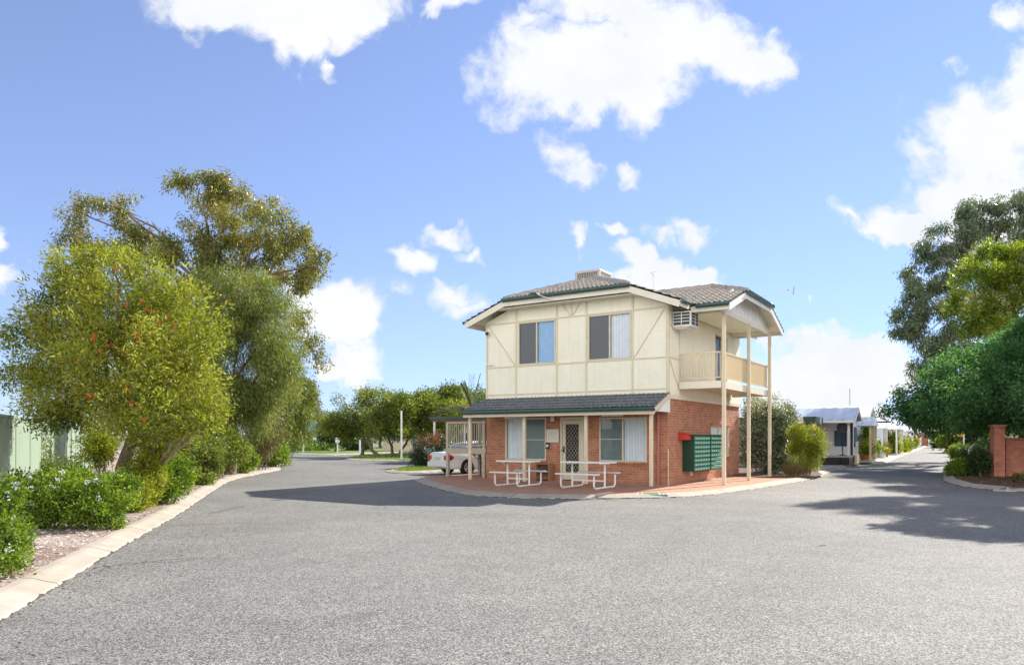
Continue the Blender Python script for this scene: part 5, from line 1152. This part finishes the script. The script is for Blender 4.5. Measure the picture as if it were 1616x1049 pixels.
box_home('cabin', (-9.0, 66, 0), R(-15), 7, 4, 2.5, M['cladblue'], M['whiteroof'], 'pale blue white cabin half hidden behind the forked tree', 'cabin', .6, .3, (('y', 0, 1.2, 2.4, 1.0, 1.9), ('y', 0, 4, 5.4, 1.0, 1.9)))
# carport
cb_ = anchor(684, 46); e = empty('carport', (cb_[0], cb_[1], 0), R(-20), 'flat dark green carport roof on white posts behind the stair landing', 'carport')
b = MB(); b.box(-.2, -.2, 2.62, 7, 5, 2.82); b.build('roof', M['gutter'], e); b = MB(); b.box(-.1, -.1, 2.52, 6.9, 4.9, 2.6195); b.build('ceiling', M['hose'], e)
for x, y in ((.05, .05), (3.4, .05), (6.6, .05), (.05, 4.7), (3.4, 4.7)): MB().box(x - .06, y - .06, 0, x + .06, y + .06, 2.52).build('post', M['white'], e)
b = MB(); b.box(.6, 4.75, 0, 6.6, 4.85, 2.5); b.build('back_wall', M['wood'], e)
# backdrop of trees along the far side, each its own tree
k = 0
for u, Y, hpx, rp, lf, lab in ((462, 130, 676, 22, 'dark', 'far dark tree closing the end of the left road'), (600, 110, 668, 34, 'olive', 'far olive tree behind the cream caravan'), (655, 108, 664, 34, 'dark', 'far dark tree behind the pale blue cabin'), (700, 100, 662, 30, 'olive', 'far olive tree behind the carport')):
    tree('background_tree', lab, anchor(u, Y), [B(u, hpx, rp, 20, Y), B(u - rp * .6, hpx + 10, rp * .7, 14, Y), B(u + rp * .6, hpx + 8, rp * .7, 14, Y)], 6000, L[lf], M['bark'], .25, P3(u, 690, Y), group='background trees', extra=1, ln=.4, wd=.2, sub=12, per=7, twig=.4)
# ------------------------------------------------------------------ right of the building: shrubs, park homes, road end
def rshrub(name, label, u, Y, items, n, leaf, **kw):
    return shrub(name, label, anchor(u, Y), [B(a, c, ru, rv, Y, dy) for a, c, ru, rv, dy in items], n, leaf, **kw)
rshrub('variegated_shrub', 'tall pale edged shrub growing past the balcony posts', 1200, 30.5, [(1190, 680, 26, 50, 0), (1215, 690, 28, 52, 0), (1235, 670, 22, 34, .6), (1195, 655, 24, 28, .4), (1225, 720, 28, 26, 0), (1185, 720, 16, 26, 0), (1247, 655, 12, 18, 1)], 26000, L['variegated'], stems=8, ln=.10, wd=.045, droop=.1, sub=18, per=8, twig=.09)
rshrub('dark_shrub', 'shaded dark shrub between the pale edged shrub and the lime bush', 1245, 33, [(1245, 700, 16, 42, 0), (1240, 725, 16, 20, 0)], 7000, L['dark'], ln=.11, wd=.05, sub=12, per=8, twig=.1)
rshrub('lime_bush', 'rounded lime green bush in front of the nearest park home', 1272, 29, [(1268, 695, 26, 24, 0), (1285, 700, 18, 24, 0), (1270, 718, 26, 20, 0), (1262, 678, 12, 10, 0)], 15000, L['lime'], stems=7, ln=.075, wd=.026, droop=-.3, sub=16, per=8, twig=.07)
for k, (u, v, lab) in enumerate(((1252, 750, 'dry straw coloured grass tuft at the paving edge'), (1264, 747, 'green grass clump below the lime bush'))):
    gx, gy = G(u, v); e = empty('grass_clump', (gx, gy, 0), 0, lab, 'grass clump'); n = 900
    a = rng.uniform(0, 6.28, n); r_ = .22 * np.sqrt(rng.random(n)); blades('blade', np.stack([r_ * np.cos(a) * 1.5, r_ * np.sin(a), 0 * a], 1), .5 if k == 0 else .62, .014, L['dry'] if k == 0 else L['grass'], e, lean=.55)
gx, gy = G(1272, 743); e = empty('planter_box', (gx, gy, 0), R(-33), 'white painted box edging beneath the lime bush', 'planter')
b = MB(); b.box(-.05, -.15, 0, .55, .15, .2); b.build('board', M['offwhite'], e, bevel=.01); MB().box(0, -.1, .2005, .5, .1, .205).build('soil', M['soil'], e)

HR = math.atan2(RD.y, RD.x)
def home_at(s, y): p = R0 + RD * s + LN * y; return (p.x, p.y, 0)
# nearest park home
e = empty('park_home', home_at(1.55, 1.05), HR, 'nearest park home, pale roof and open corner porch with dark steps', 'park home', 'park homes along the right road')
Hw, Hl, Hh, Hr = 3.5, 9.0, 2.5, .62
b = MB()
b.box(1.6, 0.02, .45, Hw, Hl, Hh); b.box(0, 2.4, .45, 1.598, Hl, Hh); b.prism([(0, Hh), (Hw, Hh), (Hw / 2, Hh + Hr - .05)], 'y', .0, Hl)
b.build('wall', M['cladwhite'], e)
b = MB(); b.box(1.58, .06, 0, Hw - .02, Hl - .05, .449); b.build('skirting', M['concrete'], e)
b = MB(); n = 46
for s in (0, 1):
    for i in range(n):
        q0, q1 = -.25 + (Hl + .4) * i / n, -.25 + (Hl + .4) * (i + 1) / n; h0, h1 = (.03 if i % 3 == 0 else 0), (.03 if (i + 1) % 3 == 0 else 0)
        x0, x1 = ((-.3, Hw / 2) if s == 0 else (Hw + .3, Hw / 2)); z0 = Hh - .3 * Hr / (Hw / 2) + .06
        b.quad((x0, q0, z0 + h0), (x1, q0, Hh + Hr + .06 + h0), (x1, q1, Hh + Hr + .06 + h1), (x0, q1, z0 + h1))
b.build('roof', M['metalroof'], e)
b = MB(); b.box(-.38, -.25, Hh - .2, -.29, Hl, Hh - .05); b.bar((-.3, -.26, Hh - .14), (Hw / 2, -.26, Hh + Hr - .03), .03, .16); b.bar((Hw + .3, -.26, Hh - .14), (Hw / 2, -.26, Hh + Hr - .03), .03, .16); b.build('fascia', M['white'], e)
b = MB(); b.box(0, 0.02, .4, 1.6, 2.4, .5); b.build('porch_floor', M['greyroof'], e); b = MB(); b.box(.02, .04, 0, 1.58, 2.38, .399); b.build('porch_base', M['black'], e)
for x, y in ((.05, .08), (1.55, .08), (.05, 2.35)): MB().box(x - .05, y - .05, .5, x + .05, y + .05, Hh).build('porch_post', M['white'] if x < 1 else M['black'], e)
b = MB(); b.box(.6, 2.37, .5, 1.25, 2.397, 2.3); b.build('door', M['darkgap'], e); b = MB(); b.box(1.57, .35, 1.0, 1.597, 1.0, 1.9); b.build('window', M['carglass'], e)
b = MB(); b.box(2.0, -.012, .95, 3.2, .018, 2.1); b.build('window', M['screen'], e)
b = MB(); b.box(1.9, -.14, 0, 3.3, -.02, .5); b.build('timber_skirt', M['rail'], e)
b = MB()
for i in range(9): b.box(2.0 + i * .14, -.1, .5, 2.05 + i * .14, -.07, 1.25)
b.box(1.95, -.11, 1.2, 3.25, -.06, 1.26); b.build('porch_rail', M['offwhite'], e)
b = MB()
for i in range(3): b.box(-.28 * (3 - i), .5, 0, -.02 - .28 * (2 - i), 1.3, .13 + .13 * i)
b.build('step', M['black'], e)
b = MB(); b.bar((-.9, 1.45, .9), (0, 1.45, 1.4), .04); b.bar((-.9, 1.45, 0), (-.9, 1.45, .9), .04); b.build('handrail', M['white'], e)
# awning beside it
aw = empty('striped_awning', home_at(-1.9, 2.3), HR, 'patio awning with dark green and white scalloped edge on pale posts', 'awning')
b = MB(); b.box(0, 0, 2.5, 2.4, 4.2, 2.56); b.build('roof', M['greyroof'], aw)
for i in range(7):
    MB().box(-.03, i * .6, 2.22, -.005, i * .6 + .598, 2.58).build('valance', M['offwhite'] if i % 3 == 1 else M['dkgreen'], aw)
for i in range(4):
    MB().box(i * .6, -.03, 2.22, i * .6 + .598, -.005, 2.58).build('valance', M['offwhite'] if i == 2 else M['dkgreen'], aw)
for x, y in ((.08, .1), (.08, 2.1), (.08, 4.0)): MB().box(x - .07, y - .07, 0, x + .07, y + .07, 2.5).build('post', M['offwhite'], aw)
fb = empty('pedestal_fan', home_at(2.2, 1.5), HR, 'dark round fan on a tall stand on the porch of the nearest home', 'fan')
b = MB(); b.lathe([(.0, -.04), (.3, -.03), (.3, .03), (.0, .04)], 18); o = b.build('guard', M['screen'], fb); o.rotation_euler = (0, R(90), 0); o.location = (-.1, 0, 2.05)
b = MB(); b.tube([(0, 0, .5), (0, 0, 1.95)], .03, 8); b.build('stand', M['black'], fb); b = MB(); b.lathe([(.2, .5), (.2, .53), (.03, .56)], 12); b.build('base', M['black'], fb)

# the further park homes
def park_home(s, w_, y, label, wall, roof, h=2.5, rise=.7, ln=9.5, porch='gable', pc=M['white']):
    e = box_home('park_home', home_at(s, y), HR, w_, ln, h, wall, roof, label, 'park home', rise, .25, (('y', 0, .5, 1.5, 1.0, 2.0), ('y', 0, w_ - 1.6, w_ - .5, 1.0, 2.0), ('x', 0, 1.6, 3.0, 1.0, 2.0)))
    e['group'] = 'park homes along the right road'
    if porch:
        for x in (.3, w_ * .5, w_ - .3): MB().box(x - .06, -1.2, 0, x + .06, -1.08, 2.2).build('porch_post', pc, e)
        b = MB()
        if porch == 'gable': b.prism([(.0, 2.2), (w_, 2.2), (w_ / 2, 2.2 + rise * .8)], 'y', -1.3, -.02)
        else: b.box(.0, -1.4, 2.2, w_, -.02, 2.3)
        b.build('porch_roof', roof, e)
        b = MB(); b.box(.1, -1.2, 0, w_ - .1, -.02, .12); b.build('porch_floor', M['concrete'], e)
        b = MB(); b.box(.36, -1.16, .9, w_ * .45, -1.1, .96)
        for i in range(8): b.box(.4 + i * .18, -1.15, .12, .43 + i * .18, -1.11, .9)
        b.build('porch_rail', pc, e)
    b = MB(); b.box(w_ * .45, -.03, .1, w_ * .45 + .85, .02, 2.1); b.build('door', M['offwhite'] if wall is not M['cladwhite'] else M['screen'], e)
    return e
park_home(6.0, 4.2, 1.6, 'second park home, white with cream timber porch posts', M['cladcream'], M['whiteroof'], porch='gable', pc=M['rail'], h=2.35)
park_home(11.5, 5.6, 1.2, 'third park home with the widest white roof', M['cladblue'], M['whiteroof'], h=2.75, rise=.9, porch=None)
park_home(19, 5.0, 1.9, 'fourth park home, white with gabled porch on slim posts', M['cladwhite'], M['whiteroof'], h=2.6)
park_home(27, 5.2, 1.4, 'fifth park home, pale blue with gabled porch', M['cladblue'], M['whiteroof'])
park_home(35.5, 5.2, 1.6, 'sixth park home, white with flat porch', M['cladwhite'], M['whiteroof'], porch='flat')
park_home(45, 5.5, 1.5, 'seventh park home, cream behind leafy pots', M['cladcream'], M['whiteroof'])
park_home(56, 5.5, 1.5, 'eighth park home, small white gable far up the road', M['cladwhite'], M['whiteroof'])
park_home(68, 6, 1.5, 'ninth park home, pale blue near the road end', M['cladblue'], M['greyroof'], porch='flat')
park_home(82, 6, 1.4, 'last white park home before the brick garage', M['cladwhite'], M['whiteroof'])
e = empty('black_frame', home_at(13.2, .7), HR, 'black square frame standing before the widest white roof', 'frame')
b = MB(); b.box(-.05, -.05, 0, .05, .05, 2.5); b.build('post', M['black'], e); b = MB(); b.box(-.05, -.9, 2.5, .05, 1.2, 2.6); b.build('beam', M['black'], e)
# pots and plants before the homes
def pot(s, y, label, leaf, h=.8, r_=.3, pm=M['terracotta'], n=900):
    e = empty('potted_plant', home_at(s, y), 0, label, 'potted plant', 'potted plants in front of the park homes')
    b = MB(); b.lathe([(r_ * .72, 0), (r_ * .95, .36), (r_ * 1.05, .36), (r_ * 1.05, .42), (r_ * .85, .42), (r_ * .8, .38)], 14); b.build('pot', pm, e, smooth=True)
    crown('foliage', [(0, 0, .42 + h * .5, r_ * 1.3, r_ * 1.3, h * .5)], n, leaf, e, ln=.14, wd=.06, sub=9, per=7, twig=.1)
    b = MB(); b.tube([(0, 0, .3), (0, 0, .42 + h * .5)], .02, 5); b.build('stem', M['bark'], e)
pot(7.2, .75, 'orange terracotta pot with yellow green plant at the nearest white porch', L['lime'], .8, .36)
pot(8.3, .8, 'smaller pot with bright leaves right of the orange terracotta pot', L['lime'], .9, .28, M['hose'])
pot(11.0, .8, 'dark pot with tall green plant before the widest white roof', L['hedge'], 1.0, .34, M['black'])
pot(12.2, .8, 'cream tapered pot with leafy plant beside the black frame', L['hedge'], .9, .26, M['rail'])
pot(17.5, .7, 'pale trough with yellow flowers before the fourth park home', L['lime'], .5, .36, M['offwhite'])
pot(20.5, .7, 'brown pot with dark red leaves before the fourth park home', L['brown'], .7, .34, M['hose'])
shrub('climbing_plant', 'climbing leafy vine on the wall of the widest white roofed home', home_at(10.9, 1.0), [(*home_at(10.9, 1.0)[:2], 1.3, .3, .3, 1.2), (*home_at(10.8, .9)[:2], 2.1, .25, .25, .5)], 2600, L['hedge'], cat='climber', ln=.14, wd=.09, sub=12, per=7, twig=.1)
for k, (s, h, lf) in enumerate(((29, 1.7, 'lime'), (32.5, 1.3, 'hedge'), (41, 1.7, 'lime'), (46, 1.3, 'hedge'), (56, 1.6, 'lime'), (68, 1.8, 'lime'))):
    p = home_at(s, .75); shrub('garden_shrub', ('tall yellow green shrub past the fifth park home', 'greener shrub beyond the tall yellow green one', 'pale shrub before the seventh park home', 'low dark leaved shrub by the seventh porch', 'shrub at the eighth park home', 'last pale shrub before the brick garage')[k], p, [(p[0], p[1], h * .5, .65, .65, h * .5), (p[0] + .3, p[1] + .5, h * .4, .6, .6, h * .4)], 2600, L[lf], group='shrubs along the park homes', ln=.2, wd=.09, sub=12, per=7, twig=.15)
c2 = copy_tree(car); c2.location = home_at(17.9, 5.6); c2.rotation_euler = (0, 0, HR - R(90)); c2['label'] = 'white car nosing out between the third and fourth park homes'
# brick garage closing the road
ge = empty('brick_garage', tuple(R0 + RD * 108 + LN * .5), HR, 'dark red brick garage with pale roller doors at the road end', 'garage')
b = MB(); b.box(0, -9, 0, 5, 2.5, 2.0); b.build('wall', M['brick2'], ge); b = MB(); b.box(-.3, -9.3, 2.002, 5.3, 2.8, 2.2); b.build('roof', M['terracotta'], ge)
for y in (-1.8, -5.6): MB().box(-.05, y - 1.1, 0, -.003, y + 1.1, 1.75).build('roller_door', M['offwhite'] if y > -3 else M['greyroof'], ge)
b = MB(); b.prism([(-9, 2.2), (2.4, 2.2), (-3.3, 3.6)], 'x', 1.5, 4.8); b.build('roof_ridge', M['homecream'], ge)
# right-hand entry wall, posts, sign
wb_ = G(1574, 751.5); e = empty('entry_wall', (wb_[0], wb_[1], 0), R(-12), 'red brick entry wall with taller end pier below the dome tree', 'wall')
b = MB(); b.box(-.19, -.19, -.05, .19, .19, 1.92); b.box(-.24, -.24, 1.92, .24, .24, 1.99); b.build('pier', M['brick2'], e); b = MB(); b.box(.35, .12, -.05, 7.5, .36, 1.42); b.box(.18, .2, -.05, .35, .34, 1.42); b.build('panel', M['brick2'], e); b = MB(); b.box(.34, .08, 1.4205, 7.5, .4, 1.49); b.build('coping', M['brick2'], e)
e = empty('bent_post', (*G(1531, 748.5), 0), R(20), 'grey and white bent post standing among the low shrubs', 'post')
b = MB(); b.tube([(-.08, 0, 0), (-.08, 0, .95), (-.0, 0, 1.1), (.22, 0, 1.22)], .03, 8); b.build('rail', M['white'], e); b = MB(); b.box(.0, -.04, 0, .09, .04, 1.12); b.build('board', M['greyroof'], e)
e = empty('road_sign', (*G(1521, 724), 0), R(-25), 'small yellow sign on a white post up the right road', 'sign')
b = MB(); b.tube([(0, 0, 0), (0, 0, 1.9)], .045, 8); b.build('post', M['white'], e); b = MB(); b.box(-.42, -.06, 1.55, .0, -.045, 1.9); b.build('plate', M['yellow'], e)
# low planting in the right bed
def rlow(u, vb, items, n, leaf, lab, **kw):
    Y = EYE * F / (vb - HY); return shrub('low_shrub', lab, anchor(u, Y), [B(a, c, ru, rv, Y, dy) for a, c, ru, rv, dy in items], n, leaf, group='low shrubs in the right bed', **kw)
rlow(1515, 750, [(1512, 738, 14, 11, 0), (1525, 736, 14, 12, .6), (1505, 742, 9, 8, -.2)], 8000, L['hedge'], 'bright low shrub at the kerb tip beside the bent post', ln=.075, wd=.04, sub=14, per=8, twig=.07)
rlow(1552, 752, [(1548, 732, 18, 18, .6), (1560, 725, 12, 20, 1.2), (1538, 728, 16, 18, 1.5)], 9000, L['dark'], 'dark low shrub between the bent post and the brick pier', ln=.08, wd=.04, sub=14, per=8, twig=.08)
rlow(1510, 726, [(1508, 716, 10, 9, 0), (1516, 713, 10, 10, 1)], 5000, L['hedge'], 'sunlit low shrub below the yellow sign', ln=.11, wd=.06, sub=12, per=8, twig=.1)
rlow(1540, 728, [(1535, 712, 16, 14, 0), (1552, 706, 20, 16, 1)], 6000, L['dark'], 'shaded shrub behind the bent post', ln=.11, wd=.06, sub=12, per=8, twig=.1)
rlow(1612, 760, [(1612, 752, 9, 6, 0), (1606, 754, 6, 4, 0)], 1200, L['brown'], 'small straggly plant at the foot of the entry wall', ln=.08, wd=.03, sub=8, per=7, twig=.06)
# dome tree over the entry wall
dx, dy = 22.4, 30.4; db = []
for k in range(9):
    a = k * .698; db.append((dx + 4.0 * math.cos(a), dy + 4.0 * math.sin(a), 2.75, 1.9, 1.9, .95))
for k in range(7):
    a = k * .897 + .3; db.append((dx + 2.9 * math.cos(a), dy + 2.8 * math.sin(a), 4.15, 1.9, 1.9, 1.1))
for k in range(3):
    a = k * 2.09; db.append((dx + 1.1 * math.cos(a), dy + 1.1 * math.sin(a), 5.3, 1.7, 1.7, .95))
tree('dome_tree', 'deep green tree clipped into a broad dome over the brick pier', (dx, dy, 0), db, 150000, L['dome'], M['bark'], .3, (dx, dy, 2.2), extra=3, ln=.14, wd=.062, droop=.45, rand=.6, out=.7, sub=34, subr=.3, per=9, twig=.12, shell=.72)
# conifer and gums behind
Yc = 40; cbase = ((1625 - CX) / F * Yc, Yc, 0)
tree('golden_conifer', 'yellow tipped conifer between the dome tree and the tall gum', cbase, [B(1580, 415, 50, 24, Yc), B(1545, 445, 40, 24, Yc, -1), B(1600, 455, 50, 34, Yc, -1), B(1530, 485, 34, 24, Yc), B(1580, 495, 50, 26, Yc, -1.5), B(1625, 420, 50, 34, Yc), B(1640, 480, 50, 40, Yc), B(1560, 515, 46, 20, Yc), B(1606, 402, 30, 14, Yc)], 42000, L['conifer'], M['bark'], .3, ((1615 - CX) / F * Yc, Yc, 6), extra=3, ln=.2, wd=.05, droop=-.25, rand=.6, sub=16, subr=.3, per=10, twig=.14)
Yt = 50; tb = ((1600 - CX) / F * Yt, Yt, 0)
tl = [B(1500, 375, 44, 26, Yt), B(1540, 345, 44, 24, Yt, 1), B(1475, 405, 28, 26, Yt, -.5), B(1450, 440, 26, 36, Yt), B(1480, 470, 40, 34, Yt, 1), B(1440, 495, 30, 34, Yt, -.5), B(1470, 520, 38, 36, Yt), B(1500, 540, 34, 34, Yt, 1), B(1465, 565, 28, 24, Yt), B(1425, 510, 18, 22, Yt), B(1600, 330, 32, 30, Yt, -1), B(1580, 375, 40, 24, Yt), B(1520, 420, 36, 26, Yt, 1.5), B(1630, 360, 30, 40, Yt), B(1520, 585, 40, 30, Yt, 1), B(1455, 590, 18, 16, Yt)]
tree('tall_gum', 'tall pale limbed gum tree with drooping blue green leaf clusters at right', tb, tl, 50000, L['gumblue'], M['palebark'], .42, P3(1590, 470, Yt), extra=5, ln=.26, wd=.065, droop=.95, rand=.45, out=.3, sub=18, subr=.22, per=11, twig=.17, shell=.6)
# a gum standing to the right of the view, its shade reaches the road
tb = (26.5, 33, 0)
tree('roadside_gum', 'tall gum tree standing behind the entry wall beyond the right edge', tb, [(26.5, 33, 16.5, 1.9, 2.0, 1.2), (28.3, 34, 17.5, 2.0, 2.0, 1.3), (26.9, 32.5, 14.6, 1.8, 1.8, 1.0), (29.7, 33.5, 15, 2.2, 2.0, 1.2), (26.6, 33.5, 12.6, 1.6, 1.6, 1.0), (29.3, 33, 12.4, 2.2, 2.0, 1.2), (28.3, 36, 14, 2, 2, 1.2), (27.9, 33.2, 10.6, 1.8, 1.8, .9), (31.1, 34, 17, 1.8, 1.8, 1.0), (32.3, 35, 13.5, 1.8, 1.8, 1.0)], 48000, L['gumblue'], M['palebark'], .36, (26.8, 33.2, 8), extra=3, ln=.26, wd=.10, droop=.8, rand=.5, out=.35, sub=14, subr=.26, per=9, twig=.16, group='gum trees right of the view')
tb = (17.6, 20.6, 0)
tree('roadside_gum', 'lower gum tree standing in front of the entry wall beyond the right edge', tb, [(16.6, 20.4, 7.9, 1.5, 1.3, .8), (16.4, 19.0, 7.2, 1.3, 1.2, .7), (17.8, 21.2, 8.8, 1.6, 1.5, .9), (18.6, 19.8, 7.4, 1.5, 1.5, .9), (17, 22.2, 7.6, 1.0, 1.2, .7), (19.4, 21.6, 8.2, 1.5, 1.5, .9)], 22000, L['gumblue'], M['palebark'], .22, (17.8, 20.6, 4.4), extra=3, ln=.2, wd=.08, droop=.8, rand=.5, out=.35, sub=14, subr=.28, per=9, twig=.13, group='gum trees right of the view')
# trees closing the right road
for u, Y, v, rp, rv, lf, lab in ((1450, 150, 676, 16, 14, 'gumblue', 'far grey green tree behind the park home roofs'), (1480, 160, 680, 18, 12, 'olive', 'far olive tree over the brick garage'), (1530, 75, 690, 30, 22, 'olive', 'mid distance tree behind the yellow sign'), (1570, 60, 690, 34, 24, 'dark', 'dark tree behind the entry wall'), (1620, 55, 690, 34, 28, 'olive', 'tree behind the entry wall at the right edge'), (1505, 110, 688, 18, 12, 'dark', 'far dark tree at the bend of the right road')):
    tree('background_tree', lab, anchor(u, Y), [B(u, v, rp, rv, Y), B(u - rp * .5, v + 6, rp * .7, rv * .7, Y), B(u + rp * .5, v + 5, rp * .7, rv * .7, Y)], 6500, L[lf], M['bark'], .2, P3(u, v + rv * .5, Y), group='background trees', extra=1, ln=.006 * Y, wd=.0028 * Y, sub=12, per=7, twig=.006 * Y)
e = empty('roof_mast', home_at(24, 3.5), 0, 'thin mast over the park home roofs', 'mast'); b = MB(); b.tube([(0, 0, 2.5), (0, 0, 5.4)], .035, 6); b.build('pole', M['greyroof'], e); b = MB(); b.lathe([(.05, 5.38), (.05, 5.5), (.0, 5.55)], 8); b.build('cap', M['greyroof'], e)
